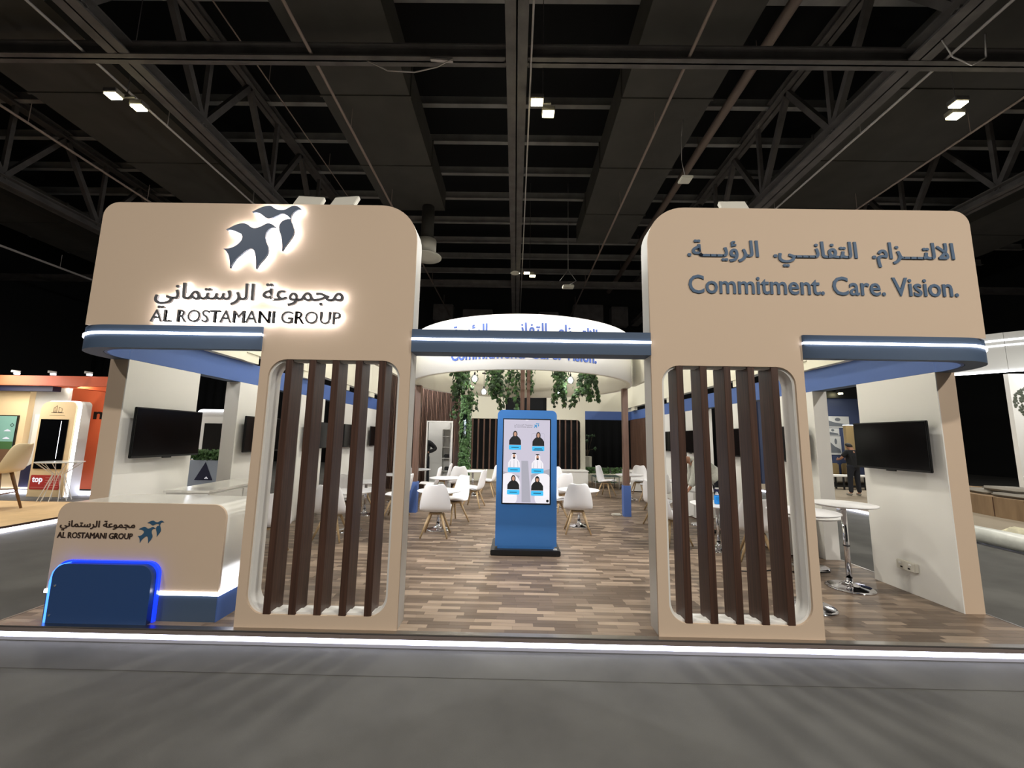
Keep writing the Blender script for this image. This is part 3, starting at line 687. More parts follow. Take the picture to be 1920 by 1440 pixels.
# ================================================================== RECEPTION COUNTER
CY = 3.42
t = thing('reception_counter', 'beige and white reception counter with blue plinth at the left front of the stand', 'counter')
def cpl(z0, z1, r): return [rrect(-3.89, -2.49, z0, z1, (0, 0, r, r))]
plate('front_panel', cpl(.325, 1.01, .11), CY, CY + .02, M_beige, t)
plate('body', cpl(.325, 1.008, .11), CY + .02, CY + .5, mat('gloss_white', (232, 230, 222), .15), t)
box('light_line', -3.9, -2.48, CY - .006, CY + .505, .3, .326, M_led, t)['label'] = 'glowing white line'
box('plinth', -3.885, -2.495, CY, CY + .5, .101, .3, M_slate, t)
box('plinth_side', -2.5, -2.488, CY + .002, CY + .5, .101, .3, M_blue, t)
M_glow = mat('blue_acrylic', (20, 60, 235), .25, emit=1.6, ecol=(20, 50, 240))
M_glow2 = mat('blue_acrylic_edge', (70, 130, 255), .2, emit=3.0, ecol=(60, 120, 255))
def edge_frame(a, b, z0, z1, w, r): return [rrect(a, b, z0, z1, (0, 0, r, r)), rrect(a + w, b - w, z0 - .0, z1 - w, (0, 0, r * .8, r * .8))]
plate('backlight', [rrect(-3.80, -2.965, .103, .56, (0, 0, .1, .1))], CY - .03, CY - .004, M_glow, t)['label'] = 'glowing blue acrylic back plate'
plate('blue_door', [rrect(-3.775, -2.98, .103, .545, (0, 0, .1, .1))], CY - .075, CY - .03, mat('satin_blue', (40, 70, 118), .3), t)
plate('glow_edge', [[(-3.80, .103), (-3.777, .103), (-3.777, .43), (-3.75, .5), (-3.70, .535), (-3.68, .55), (-3.74, .535), (-3.785, .48), (-3.80, .41)]], CY - .07, CY - .03, M_glow2, t)
for x, z in ((-3.74, .38), (-3.75, .16)): 
    bm = bmesh.new(); add_tube(bm, (x, CY - .079, z), (x, CY - .075, z), .008, n=10); link('screw_cap', mesh_bm(bm), M_chrome, t)
wall_text('arabic_letter', T_COMPANY, -3.855, -3.235, .785, .865, CY - .002, .003, M_dark, t, 0, smear=.0015)
wall_text('latin_letter', T_LATIN, -3.865, -3.245, .725, .77, CY - .002, .003, M_dark, t, 0, smear=.0012)
for B in (BIRD1, BIRD2): bird('bird_emblem', B, -3.2, .695, .3, CY - .0035, CY - .0005, mat('emblem_flat', (48, 84, 112), .5), t)
t = thing('display_cabinet', 'low glossy white cabinet against the left wall behind the counter', 'cabinet', (-3.66, 5.0, .1), math.radians(4))
box('body', -.22, .22, -.6, .6, .02, .86, M_white, t, .004); box('worktop', -.235, .235, -.615, .615, .86, .885, mat('gloss_white', (0, 0, 0)), t)
for y in (-.3, .3):
    d = box('door', .22, .235, y - .29, y + .29, .05, .84, M_white, t); k = tube('knob', (.235, y + .2, .7), (.25, y + .2, .7), .012, M_blackp, d)
box('plinth', -.21, .2, -.58, .58, .001, .02, M_blackp, t)

# ================================================================== TOUCH SCREEN KIOSK
KY = 5.5
t = thing('touch_kiosk', 'blue freestanding touch screen kiosk showing six portraits', 'kiosk')
kc = [rrect(-.36, .445, .2, 1.98, (0, 0, .07, .07))]
plate('body', kc, KY, KY + .09, M_kblue, t)
bm = bmesh.new(); add_box(bm, -.33, .415, KY + .002, KY + .088, .15, .2); link('foot', mesh_bm(bm), M_kblue, t)
bb = box('base', -.415, .49, KY - .09, KY + .55, .101, .17, M_blackp, t, .01)
box('base_switch', .40, .45, KY - .05, KY + .03, .169, .174, mat('switch_grey', (160, 160, 160), .4), t)
box('bezel', -.287, .365, KY - .004, KY, .735, 1.865, M_bezel, t)
def em(name, col, k): return mat(name, (14, 14, 16), .25, emit=k, ecol=col)
M_scr = em('kiosk_display', (212, 206, 222), .95); M_scr2 = em('kiosk_display_pale', (184, 182, 194), .9); M_cyan = em('kiosk_cyan', (70, 196, 250), 1.0); M_sblk = mat('kiosk_black', (20, 22, 26), .6)
M_sface = em('kiosk_face', (214, 164, 138), .9); M_swht = em('kiosk_white', (246, 242, 248), 1.0); M_skb = em('kiosk_logo', (80, 160, 214), .9); M_sshirt = em('kiosk_shirt', (234, 228, 238), 1.0)
box('display', -.272, .35, KY - .006, KY - .004, .75, 1.85, M_scr, t)
yk = KY - .0062
for i, L in enumerate(([(-.27, 1.16), (-.05, 1.1), (-.12, .9), (-.27, .95)], [(.35, 1.2), (.1, 1.12), (.12, .85), (.35, .96)], [(-.03, 1.3), (.06, 1.3), (.1, .76), (-.02, .76)])):
    plate('display_art', [L], yk - .0002, yk, M_scr2, t)
for cx, cz, r in ((-.2, .98, .16), (.26, .98, .16), (-.2, .82, .12), (.27, .82, .12)):
    L = [(max(-.271, min(.349, cx + r * math.cos(a * PI / 12))), max(.751, cz + r * math.sin(a * PI / 12))) for a in range(24)]
    plate('display_art', [L], yk - .0005, yk - .0003, M_swht, t)
def oval(cx, cz, rx, rz, n=20, a0=0, a1=2 * PI): return [(cx + rx * math.cos(a0 + (a1 - a0) * i / n), cz + rz * math.sin(a0 + (a1 - a0) * i / n)) for i in range(n)]
for i, (cx, cz, kind) in enumerate(((-.118, 1.512, 'f'), (.195, 1.50, 'f'), (-.128, 1.215, 'm'), (.187, 1.205, 'm'), (-.133, .925, 'f'), (.185, .915, 'g'))):
    y = yk - .001; m = M_swht if kind == 'm' else M_sblk
    if i == 1: plate('portrait_frame', [rrect(cx - .09, cx + .085, cz - .01, cz + .17, .02), rrect(cx - .087, cx + .082, cz - .007, cz + .167, .018)], y - .0004, y, M_scr2, t)
    plate('portrait', [[(cx - .08, cz), (cx + .08, cz), (cx + .078, cz + .06), (cx + .055, cz + .095), (cx + .03, cz + .115), (cx - .03, cz + .115), (cx - .055, cz + .095), (cx - .078, cz + .06)]], y - .0012, y - .0002, m, t)
    plate('portrait', [oval(cx, cz + .14, .03, .048)], y - .0016, y - .0004, m if kind != 'm' else M_swht, t)
    plate('portrait_face', [oval(cx, cz + .142, .018, .03)], y - .0026, y - .0018, M_sface, t)
    if kind == 'm':
        plate('portrait_fold', [[(cx - .003, cz), (cx + .003, cz), (cx + .002, cz + .1), (cx - .002, cz + .1)]], y - .0024, y - .0016, M_scr2, t)
        for q in (-1, 1): plate('portrait_fold', [[(cx + q * .05, cz), (cx + q * .056, cz), (cx + q * .05, cz + .08), (cx + q * .046, cz + .08)]], y - .0024, y - .0016, M_scr2, t)
        plate('portrait_headband', [oval(cx, cz + .18, .026, .009)], y - .0034, y - .0028, M_sblk, t); plate('portrait_beard', [oval(cx, cz + .122, .016, .013)], y - .0034, y - .0028, M_sblk, t)
        for s in (-1, 1): plate('portrait_scarf', [[(cx + s * .02, cz + .17), (cx + s * .034, cz + .16), (cx + s * .04, cz + .08), (cx + s * .026, cz + .09)]], y - .0024, y - .0016, M_swht, t)
    if kind == 'g': plate('portrait_fringe', [oval(cx, cz + .17, .022, .012)], y - .0034, y - .0028, M_sblk, t)
    plate('name_button', [rrect(cx - .082, cx + .082, cz - .067, cz - .004, .012)], y - .0012, y - .0002, M_cyan, t)
    for k in range(2 if i == 1 else 1): box('button_caption', cx - (.05 if k == 0 else .065), cx + (.05 if k == 0 else .065), y - .002, y - .0014, cz - .04 - .018 * k, cz - .031 - .018 * k, M_sblk, t)
wall_text('arabic_letter', T_COMPANY, -.133, .115, 1.765, 1.79, yk - .001, .001, M_sblk, t, 0, split=False)
wall_text('latin_letter', T_LATIN, -.133, .115, 1.745, 1.758, yk - .001, .001, M_sblk, t, 0, split=False)
for B in (BIRD1, BIRD2): bird('bird_emblem', B, .13, 1.735, .12, yk - .0016, yk - .0006, M_skb, t)
plate('home_button', [oval(.322, .782, .018, .018)], yk - .0014, yk - .0004, M_sblk, t)
box('camera_dot', .02, .06, yk - .001, yk, 1.842, 1.85, M_swht, t)

# ================================================================== CHAIRS AND TABLES
def build_shell(pad=False):
    prof = [(.235, .40, .17), (.22, .415, .205), (.12, .395, .218), (.0, .37, .222), (-.1, .362, .225), (-.17, .385, .232), (-.21, .45, .238), (-.232, .535, .228), (-.252, .63, .206), (-.268, .72, .18), (-.28, .785, .148)]
    if pad: prof = [(.2, .425, .14), (.18, .44, .165), (.1, .438, .175), (0, .425, .178), (-.09, .42, .17), (-.13, .41, .15)]
    nu = 12; bm = bmesh.new(); rows = []
    for k, (y, z, w) in enumerate(prof):
        r = []
        for i in range(nu + 1):
            u = -1 + 2 * i / nu; a = abs(u)
            if pad: r.append(bm.verts.new((w * u, y, z - .012 * a * a))); continue
            seat = max(0, min(1, (5.5 - k) / 4)); back = max(0, (k - 5) / 5)
            dz = .055 * a ** 3 * (1 if k > 1 else .3) * (seat if k < 6 else 0); dy = (.07 * a ** 2.4) * (1 if k > 5 else k / 6 * .5)
            if k == 10: dz = .018 * math.sin(min(1, a * 1.25) * PI / 2) - (.03 if a > .9 else 0)
            if k == 9 and a > .9: dz = 0
            r.append(bm.verts.new((w * u, y + dy, z + dz)))
        rows.append(r)
    for A, B in zip(rows[:-1], rows[1:]):
        for i in range(nu): bm.faces.new((A[i], A[i + 1], B[i + 1], B[i]))
    me = mesh_bm(bm, True); return me
def solid(o, th, sub=1):
    s = o.modifiers.new('solid', 'SOLIDIFY'); s.thickness = th; s.offset = 0
    s = o.modifiers.new('sub', 'SUBSURF'); s.levels = sub; s.render_levels = sub
def make_chair(dark=False):
    t = thing('shell_chair', '', 'chair', group='white shell chairs around the round tables')
    o = link('shell', build_shell(), M_chair, t); solid(o, .012)
    o = link('seat_pad', build_shell(True), M_chair, t); solid(o, .03)
    bm = bmesh.new(); add_box(bm, -.1, .1, -.1, .1, .325, .355); bmesh.ops.bevel(bm, geom=bm.edges[:], offset=.008, segments=1, affect='EDGES'); link('leg_frame', mesh_bm(bm), M_beech, t)
    for sx in (-1, 1):
        for sy in (-1, 1): tube('leg', (sx * .08, sy * .08, .345), (sx * .2, sy * .2, 0), .022, M_beech, t, .012, 10)
    return t
def dup(root, loc, rz, label, group=None):
    r = root.copy(); COL.objects.link(r); r.location = loc; r.rotation_euler = (0, 0, rz); r['label'] = label
    if group: r['group'] = group
    for ch in list(root.children):
        c = ch.copy(); COL.objects.link(c); c.parent = r
        for g in ch.children: d = g.copy(); COL.objects.link(d); d.parent = c
    return r
chair0 = make_chair(); cused = []
def chair(x, y, deg, label):
    """deg: heading of the sitter, 0 = away from the viewer, 90 = to the left, 180 = towards the viewer"""
    if not cused: chair0.location = (x, y, .104); chair0.rotation_euler = (0, 0, math.radians(deg)); chair0['label'] = label; cused.append(1); return chair0
    return dup(chair0, (x, y, .104), math.radians(deg), label)
def make_table(h=.6, r=.36, br=.2, bar_=False):
    t = thing('round_table', '', 'table', group='white round pedestal tables')
    lathe('table_top', [(0, h - .004), (r - .06, h - .006), (r - .015, h + .004), (r, h + .014), (r - .004, h + .022), (0, h + .024)], M_chair, t, 40)
    lathe('base', [(0, .03), (.03, .1), (.036, .055), (.09, .03), (br - .02, .014), (br, .006), (br, 0), (0, 0)][1:] , M_chrome, t, 36)
    tube('pole', (0, 0, .03), (0, 0, h), .026, M_chrome, t, n=16)
    if bar_:
        tube('collar', (0, 0, h * .5), (0, 0, h * .5 + .012), .031, M_blackp, t, n=16); tube('lever', (0, 0, h - .04), (-.15, -.06, h - .07), .006, M_chrome, t, n=6)
    return t
table0 = make_table(); tused = []
def table(x, y, label):
    if not tused: table0.location = (x, y, .101); table0['label'] = label; tused.append(1); return table0
    return dup(table0, (x, y, .101), 0, label)
# middle left row
table(-1.36, 6.85, 'round white table just behind the nearest left chair, left of the kiosk')
chair(-1.31, 6.40, 2, 'nearest chair left of the kiosk, its plain back to the viewer')
chair(-1.2, 7.45, 135, 'white chair turned towards the viewer at the right of the front left table')
table(-1.6, 8.95, 'second white table left of the kiosk, in line with the storage doorway')
chair(-1.0, 9.05, 78, 'white chair facing left at the second table, in front of the ivy column foot')
table(-1.22, 10.9, 'third white table left of the kiosk, near the ivy column')
chair(-1.5, 10.2, 12, 'chair with its grey back to the viewer before the third left table')
chair(-.82, 10.75, 85, 'white chair facing left close beside the kiosk edge')
# left row along the wall
table(-2.72, 6.62, 'white table seen between the slats of the left portal, nearest one')
chair(-2.76, 6.05, 3, 'chair back seen through the left portal slats')
chair(-3.05, 7.2, 200, 'white chair behind the nearest table seen through the left slats')
table(-2.98, 7.95, 'second white table seen between the slats of the left portal')
chair(-3.3, 8.5, 235, 'white chair by the left wall behind the second lattice table')
chair(-2.3, 7.72, 92, 'white chair whose seat shows at the inner edge of the left portal')
table(-2.85, 9.55, 'white table beside the left blue post sleeve')
chair(-2.1, 9.6, 95, 'side-on white chair just right of the left brown post')
chair(-2.9, 10.2, 185, 'white chair facing the viewer before the brown ribbed wall')
table(-2.75, 11.1, 'white table close to the brown ribbed wall')
chair(-2.05, 10.9, 95, 'chair facing left in front of the storage doorway')
chair(-3.15, 5.2, 25, 'chair glimpsed low at the far left edge of the left portal window')
# right of kiosk
table(1.02, 7.3, 'round white table right of the kiosk')
chair(.92, 6.82, -4, 'nearest chair right of the kiosk, its plain back to the viewer')
chair(.62, 7.65, 215, 'white chair facing the viewer half hidden by the kiosk right edge')
table(.75, 9.2, 'second white table behind the kiosk right edge')
chair(.85, 8.75, 30, 'chair with a grey back rim right of the kiosk, second row')
chair(.9, 10.2, 180, 'white chair farther back right of the kiosk')
# right rear cluster
table(2.85, 10.6, 'white table right of the right brown post')
chair(3.2, 10.2, 60, 'white chair leaning over the far right table')
chair(2.35, 11.1, 235, 'white chair half hidden behind the right brown post')
chair(3.3, 11.4, 150, 'farthest white chair at the right rear')
table(3.25, 9.3, 'white table at the inner edge of the right portal')
chair(2.95, 8.9, 10, 'chair with its back to the viewer beside the right portal inner edge')
# through the right lattice
table(2.78, 5.95, 'white table carrying the blue spray bottle')
chair(2.22, 6.2, -75, 'white chair left of the spray bottle table, seen through the right slats')
chair(2.5, 7.5, -60, 'white chair with curved back seen at the left edge of the right portal window')
table(3.3, 7.6, 'white table behind the bending person')
table(3.53, 5.22, 'white table seen between the last slats of the right portal')
chair(3.02, 5.45, -25, 'white chair seen between the fourth and fifth slats of the right portal')
b0 = make_table(.84, .3, .215, True); b0.location = (3.44, 4.52, .101); b0['label'] = 'white bar table standing before the nearest right wall panel'; b0['group'] = 'white bar tables'; b0.name = 'bar_table'
dup(b0, (2.64, 4.0, .101), 0, 'white bar table half hidden behind the right portal')
# cabinets on the right side
for i, (x, y, a, lb) in enumerate(((3.62, 8.6, 0, 'low white cabinet along the right wall, behind the person'), (3.72, 6.1, 0, 'low white cabinet under the second right screen'), (3.5, 12.6, 0, 'white cabinet at the right rear before the ribbed wall'))):
    t = thing('low_cabinet', lb, 'cabinet', (x, y, .101), a); box('body', -.2, .2, -.45, .45, .02, .55, M_white, t, .004); box('worktop', -.21, .21, -.46, .46, .55, .575, M_white, t)
    d = box('door', -.212, -.2, -.43, .43, .04, .53, M_white, t); box('handle', -.23, -.212, -.06, .06, .42, .44, M_chrome, d); box('plinth', -.19, .19, -.43, .43, 0, .02, M_brown, t)
# spray bottle
t = thing('spray_bottle', 'clear spray bottle of bright blue liquid with a dark trigger head', 'bottle', (2.76, 5.9, .101 + .625))
lathe('liquid', [(0, .002), (.036, .002), (.04, .02), (.04, .1), (.036, .118), (0, .118)], mat('blue_liquid', (20, 140, 235), .15), t, 20)
lathe('neck', [(.036, .118), (.018, .155), (.014, .175), (0, .175)], M_smoke, t, 16)
box('trigger_head', -.035, .04, -.012, .012, .17, .21, mat('trigger_navy', (26, 24, 66), .4), t, .006); bar('trigger', (.03, 0, .185), (.045, 0, .14), .012, .01, mat('trigger_navy', (0, 0, 0)), t); box('nozzle', -.02, .05, -.014, .014, .205, .225, M_white, t, .004)
t = thing('floor_cable', 'black cable lying on the parquet behind the right portal slats', 'cable'); polytube('cord', [(2.4, 5.0, .108), (2.7, 4.95, .108), (3.0, 5.05, .108), (3.25, 4.95, .108), (3.6, 5.0, .108)], .007, M_blackp, t)
# white desk at the back, glass table, plant, hedge
t = thing('rear_desk', 'plain white rear desk under the slatted window, right of the kiosk', 'desk', (1.75, 13.4, .101)); box('front_panel', -.48, .48, -.3, -.27, .0, .47, M_white, t); box('body', -.47, .47, -.27, .3, 0, .46, M_white, t); box('worktop', -.5, .5, -.32, .32, .47, .5, M_white, t)
t = thing('glass_table', 'low glass coffee table with thin chrome legs at the rear opening', 'table', (2.75, 13.0, .101))
box('glass_top', -.42, .42, -.35, .35, .36, .37, mat('table_glass', (170, 190, 185), .05, trans=.7), t); box('lower_shelf', -.34, .34, -.28, .28, .18, .186, mat('table_glass', (0, 0, 0)), t)
for sx in (-1, 1):
    for sy in (-1, 1): tube('leg', (sx * .36, sy * .3, 0), (sx * .36, sy * .3, .36), .014, M_steel2, t)
    bar('rail', (sx * .36, -.3, .17), (sx * .36, .3, .17), .015, .015, M_steel2, t)
t = thing('potted_plant', 'slim potted plant in a cream square pot beyond the rear opening', 'plant', (2.72, 16.0, 0))
box('pot', -.15, .15, -.15, .15, .55, .95, M_cream, t, .01); box('stand', -.16, .16, -.16, .16, 0, .55, M_black, t); pts = []
for k in range(7):
    e = Vector((random.uniform(-.3, .35), random.uniform(-.2, .2), random.uniform(1.2, 1.8))); polytube('stem', [(0, 0, .93), (e.x * .3, e.y * .3, 1.2), e[:]], .008, M_stem, t, 5); pts += [(e, .1)] * 12
foliage('foliage', pts, t, M_leafd, (.06, .1))
t = thing('hedge_planter', 'white trough of low green hedge beyond the rear opening', 'planter', (3.35, 15.5, 0))
box('trough', -.85, .85, -.15, .15, 0, .33, M_cream, t, .008)
for k in range(4): box('seam', -.6 + k * .4, -.595 + k * .4, -.154, -.15, .01, .32, M_greywall, t)
foliage('foliage', [(Vector((random.uniform(-.8, .8), random.uniform(-.1, .1), random.uniform(.35, .55))), .05) for _ in range(420)], t, M_leaf, (.05, .08))

# ================================================================== FLOODLIGHTS OF THE STAND, WITH ADDED FILL
def flood(x, y, z, aim, power, label, col=(1, 1, 1), spot=120, grp=None):
    t = thing('stand_or_fill_flood', label, 'lamp', (x, y, z), group=grp)
    d = (Vector(aim) - Vector((x, y, z))).normalized(); q = d.to_track_quat('-Z', 'Y').to_matrix().to_4x4()
    bm = bmesh.new(); add_box(bm, -.12, .12, -.08, .08, .0, .04, q); bmesh.ops.bevel(bm, geom=bm.edges[:], offset=.006, segments=1, affect='EDGES'); link('housing', mesh_bm(bm), M_fixture, t)
    bm = bmesh.new(); add_box(bm, -.1, .1, -.065, .065, -.004, .0, q); link('lens', mesh_bm(bm), M_ledsoft, t)
    tube('bracket', (0, 0, 0), (0, 0, -.13), .012, M_steel2, t, n=8)
    lamp('SPOT', tuple(d * .03), power, col, .08, tuple(Vector(aim) - Vector((x, y, z))), spot, 1.0, parent=t, name='flood_beam')
PF = 600
for x, y, aim, lb in ((-2.05, 3.46, (-2.4, 8, .6), 'white floodlight on top of the left portal, left of its pair'), (-1.72, 3.46, (-1.0, 9, .3), 'white floodlight on top of the left portal, right of its pair'), (1.84, 3.46, (2.0, 9, .4), 'white floodlight on top of the right portal')):
    flood(x, y, 3.71, aim, PF * .8, lb)
for s in (-1, 1):  # unseen fill spots in invented housings, added to brighten the interior
    for k, y in enumerate((5.2, 8.2, 11.2)):
        flood(s * 3.93, y, 3.74, (-s * 3.6, y + .4, 1.0), PF, 'added fill floodlight, %s on top of the upper boards of the %s side' % (('nearest', 'middle', 'farthest')[k], 'left' if s < 0 else 'right'))
flood(0, 14.46, 3.74, (0, 8, .4), 90, 'added fill floodlight on top of the cream back wall')  # one more added interior fill spot, unseen from the front

# ================================================================== PEOPLE
def skin_fig(name, pts, edges, radii, m, parent, root=0, sub=2):
    me = bpy.data.meshes.new('f'); me.from_pydata([Vector(p) for p in pts], edges, []); o = link(name, me, m, parent)
    s = o.modifiers.new('skin', 'SKIN'); s.use_smooth_shade = True
    for i, r in enumerate(radii):
        v = me.skin_vertices[0].data[i]; v.radius = (r, r) if not isinstance(r, tuple) else r
    me.skin_vertices[0].data[root].use_root = True
    u = o.modifiers.new('sub', 'SUBSURF'); u.levels = sub; u.render_levels = sub
    return o
def person(label, loc, rz, J, top, bottom, shoes, hair=M_hair, sleeve='short', s=.93, name_extra=None):
    """J: joints in metres, figure faces +Y"""
    t = thing('person', label, 'person', loc, rz); t.scale = (s, s, s)
    J = {k: Vector(v) for k, v in J.items()}
    names = ['pelvis', 'waist', 'chest', 'neck', 'head', 'crown']
    pts = [J[n] for n in names]; rad = [.12, .105, .13, .055, .1, .075]; ed = [(i, i + 1) for i in range(5)]
    def limb(parent_i, keys, rs):
        i = parent_i
        for k, r in zip(keys, rs): pts.append(J[k]); rad.append(r); ed.append((i, len(pts) - 1)); i = len(pts) - 1
    for sd in 'lr':
        limb(2, ['shoulder_' + sd, 'elbow_' + sd, 'wrist_' + sd, 'palm_' + sd], [.055, .042, .028, .03])
        limb(0, ['hip_' + sd, 'knee_' + sd, 'ankle_' + sd, 'toe_' + sd], [.085, .055, .038, .03])
    skin_fig('body', pts, ed, rad, M_skin, t)
    for sd in 'lr':   # fingers and thumb
        pm_, w = J['palm_' + sd], J['wrist_' + sd]; d = (pm_ - w).normalized(); side = d.cross(Vector((0, 1, 0))); side = (side if side.length > .1 else Vector((1, 0, 0))).normalized()
        for k in range(4):
            a = pm_ + side * (k - 1.5) * .018; L = (.07, .08, .075, .06)[k]
            skin_fig('finger', [a - d * .02, a + d * L * .5, a + d * L + Vector((0, .012, 0))], [(0, 1), (1, 2)], [.009, .009, .007], M_skin, t, sub=1)
        a = w + d * .03 + side * .03; skin_fig('thumb', [a, a + side * .025 + d * .03, a + side * .03 + d * .06], [(0, 1), (1, 2)], [.011, .01, .008], M_skin, t, sub=1)
    # shirt
    p = [J['pelvis'] - (J['waist'] - J['pelvis']) * .5, J['waist'], J['chest'], J['neck'] - (J['neck'] - J['chest']) * .25]; r = [.175, .165, .185, .08]; e = [(0, 1), (1, 2), (2, 3)]
    for sd in 'lr':
        p.append(J['shoulder_' + sd]); r.append(.08); e.append((2, len(p) - 1)); b = len(p) - 1
        f = .85 if sleeve == 'short' else 1.0
        p.append(J['shoulder_' + sd].lerp(J['elbow_' + sd], f)); r.append(.075); e.append((b, len(p) - 1))
        if sleeve == 'long': p.append(J['elbow_' + sd].lerp(J['wrist_' + sd], .92)); r.append(.062); e.append((len(p) - 2, len(p) - 1))
    skin_fig('shirt', p, e, r, top, t, root=1)
    p = [J['pelvis'] + (J['waist'] - J['pelvis']) * .6, J['pelvis']]; r = [.17, .18]; e = [(0, 1)]
    for sd in 'lr':
        for k, rr in (('hip_', .105), ('knee_', .075), ('ankle_', .062)):
            p.append(J[k + sd]); r.append(rr); e.append((1 if k == 'hip_' else len(p) - 2, len(p) - 1))
    skin_fig('trousers', p, e, r, bottom, t, root=1)
    for sd in 'lr':
        a, b = J['ankle_' + sd] + Vector((0, -.03, -.035)), J['toe_' + sd] + Vector((0, 0, .01)); skin_fig('shoe', [a, (a + b) / 2, b], [(0, 1), (1, 2)], [.045, .042, .034], shoes, t)
    hd = (J['crown'] - J['head']).normalized(); fw = J.get('face', Vector((0, 1, 0)))
    bm = bmesh.new(); bmesh.ops.create_uvsphere(bm, u_segments=20, v_segments=14, radius=1); R3 = Matrix((hd.cross(fw).normalized(), hd, fw)).transposed()
    for v in list(bm.verts):
        if v.co.z > .45 and v.co.y < .45: v.co.z = .45
        if v.co.y < -.45: v.co.y = -.45
    for v in bm.verts: v.co = J['head'] + hd * .045 - fw * .012 + R3 @ Vector((v.co.x * .086, v.co.y * .1, v.co.z * .1))
    link('hair', mesh_bm(bm, True), hair, t)
    sdv = hd.cross(fw).normalized()
    hc = J['head'] + hd * .02
    skin_fig('nose', [hc + fw * .07, hc + fw * .1 - hd * .01], [(0, 1)], [.012, .012], M_skin, t, sub=1)
    for q in (-1, 1):
        skin_fig('ear', [hc + sdv * q * .075, hc + sdv * q * .085 + hd * .03], [(0, 1)], [.014, .016], M_skin, t, sub=1)
        skin_fig('eye', [hc + fw * .07 + sdv * q * .03 + hd * .03, hc + fw * .075 + sdv * q * .03 + hd * .03], [(0, 1)], [.008, .008], M_hair, t, sub=1)
    skin_fig('mouth', [hc + fw * .072 - hd * .04 + sdv * .02, hc + fw * .072 - hd * .04 - sdv * .02], [(0, 1)], [.006, .006], M_red, t, sub=1)
    return t
def stand_pose(**k):
    J = dict(pelvis=(0, 0, .95), waist=(0, 0, 1.1), chest=(0, -.01, 1.33), neck=(0, 0, 1.5), head=(0, .02, 1.6), crown=(0, .02, 1.68),
             shoulder_l=(-.18, 0, 1.42), elbow_l=(-.25, 0, 1.14), wrist_l=(-.22, .12, .95), palm_l=(-.21, .17, .9), shoulder_r=(.18, 0, 1.42), elbow_r=(.25, 0, 1.14), wrist_r=(.22, .12, .95), palm_r=(.21, .17, .9),
             hip_l=(-.1, 0, .88), knee_l=(-.13, .02, .48), ankle_l=(-.15, 0, .08), toe_l=(-.18, .15, .035), hip_r=(.1, 0, .88), knee_r=(.13, .02, .48), ankle_r=(.15, 0, .08), toe_r=(.18, .15, .035))
    J.update(k); return J
M_tee = mat('black_tee', (22, 23, 26), .9); M_trs = mat('dark_trousers', (24, 26, 34), .9); M_shoe = mat('grey_shoe', (130, 128, 120), .7); M_shirt = mat('grey_knit', (196, 196, 186), .9, noise=.12, nscale=60); M_bshoe = mat('black_shoe', (18, 18, 18), .5)
person('person in black shirt and trousers standing with back turned beyond the right side gap', (9.9, 12.2, .101), math.radians(6), stand_pose(elbow_l=(-.3, .1, 1.2), wrist_l=(-.2, .3, 1.15), palm_l=(-.18, .36, 1.15), elbow_r=(.3, .1, 1.2), wrist_r=(.2, .3, 1.15), palm_r=(.18, .36, 1.15), neck=(0, .03, 1.49), head=(0, .08, 1.57), crown=(-.01, .11, 1.64)), M_tee, M_trs, M_shoe, s=.9)
# bending cleaner behind the right slats: faces left in the picture
person('person in grey knit top bending over a table behind the right portal slats', (3.32, 7.0, .101), math.radians(78),
       stand_pose(pelvis=(0, -.05, .93), waist=(0, .1, 1.06), chest=(0, .33, 1.2), neck=(0, .48, 1.27), head=(0, .58, 1.27), crown=(0, .66, 1.28), face=(0, .4, -.9),
                  shoulder_l=(-.17, .38, 1.26), elbow_l=(-.2, .42, .98), wrist_l=(-.16, .5, .78), palm_l=(-.15, .53, .73), shoulder_r=(.17, .38, 1.26), elbow_r=(.2, .4, .98), wrist_r=(.16, .5, .78), palm_r=(.15, .53, .73),
                  hip_l=(-.1, -.04, .87), hip_r=(.1, -.04, .87), knee_l=(-.12, .02, .48), knee_r=(.13, -.05, .48), ankle_l=(-.14, .02, .08), toe_l=(-.16, .17, .035), ankle_r=(.14, -.12, .08), toe_r=(.16, .03, .035)), M_shirt, M_trs, M_bshoe, sleeve='long', s=.93)
person('person in black inside the storage doorway, only an elbow showing', (-2.86, 12.35, .105), math.radians(170), stand_pose(elbow_l=(-.42, .05, 1.22), wrist_l=(-.2, .2, 1.1), palm_l=(-.15, .24, 1.1)), M_tee, M_trs, M_bshoe, sleeve='long', s=.93)

# ================================================================== LEFT NEIGHBOUR BOOTH
t = thing('neighbour_platform', 'sand coloured floor of the neighbouring booth at the left with a glowing edge', 'platform')
box('deck', -16, -8.05, 4.6, 9.7, 0, .1, M_sand, t); box('grey_strip', -16, -8.05, 8.7, 9.6, .1, .104, M_carpet, t); box('dark_trim', -8.05, -8.03, 4.6, 9.7, .07, .104, M_brown, t); box('light_strip', -8.05, -8.035, 4.6, 9.7, .01, .068, M_ledfloor, t)
t = thing('neighbour_wall', 'beige and grey booth wall with orange header at the far left', 'wall panel')
box('beige_panel', -14.5, -11.85, 9.6, 9.75, .2, 2.72, M_booth, t); box('grey_panel', -11.85, -11.05, 9.72, 9.8, .2, 2.62, M_greywall, t); d = box('cupboard_door', -11.75, -11.0, 9.69, 9.72, .25, 1.97, M_white, t); bm = bmesh.new()
bmesh.ops.create_circle(bm, cap_ends=True, segments=28, radius=1); 
for v in bm.verts: v.co = Vector((-11.2 + v.co.x * .13 - .05, 9.685, 1.62 + v.co.y * .09))
link('oval_badge', mesh_bm(bm), mat('badge_grey', (150, 150, 150), .5), t)
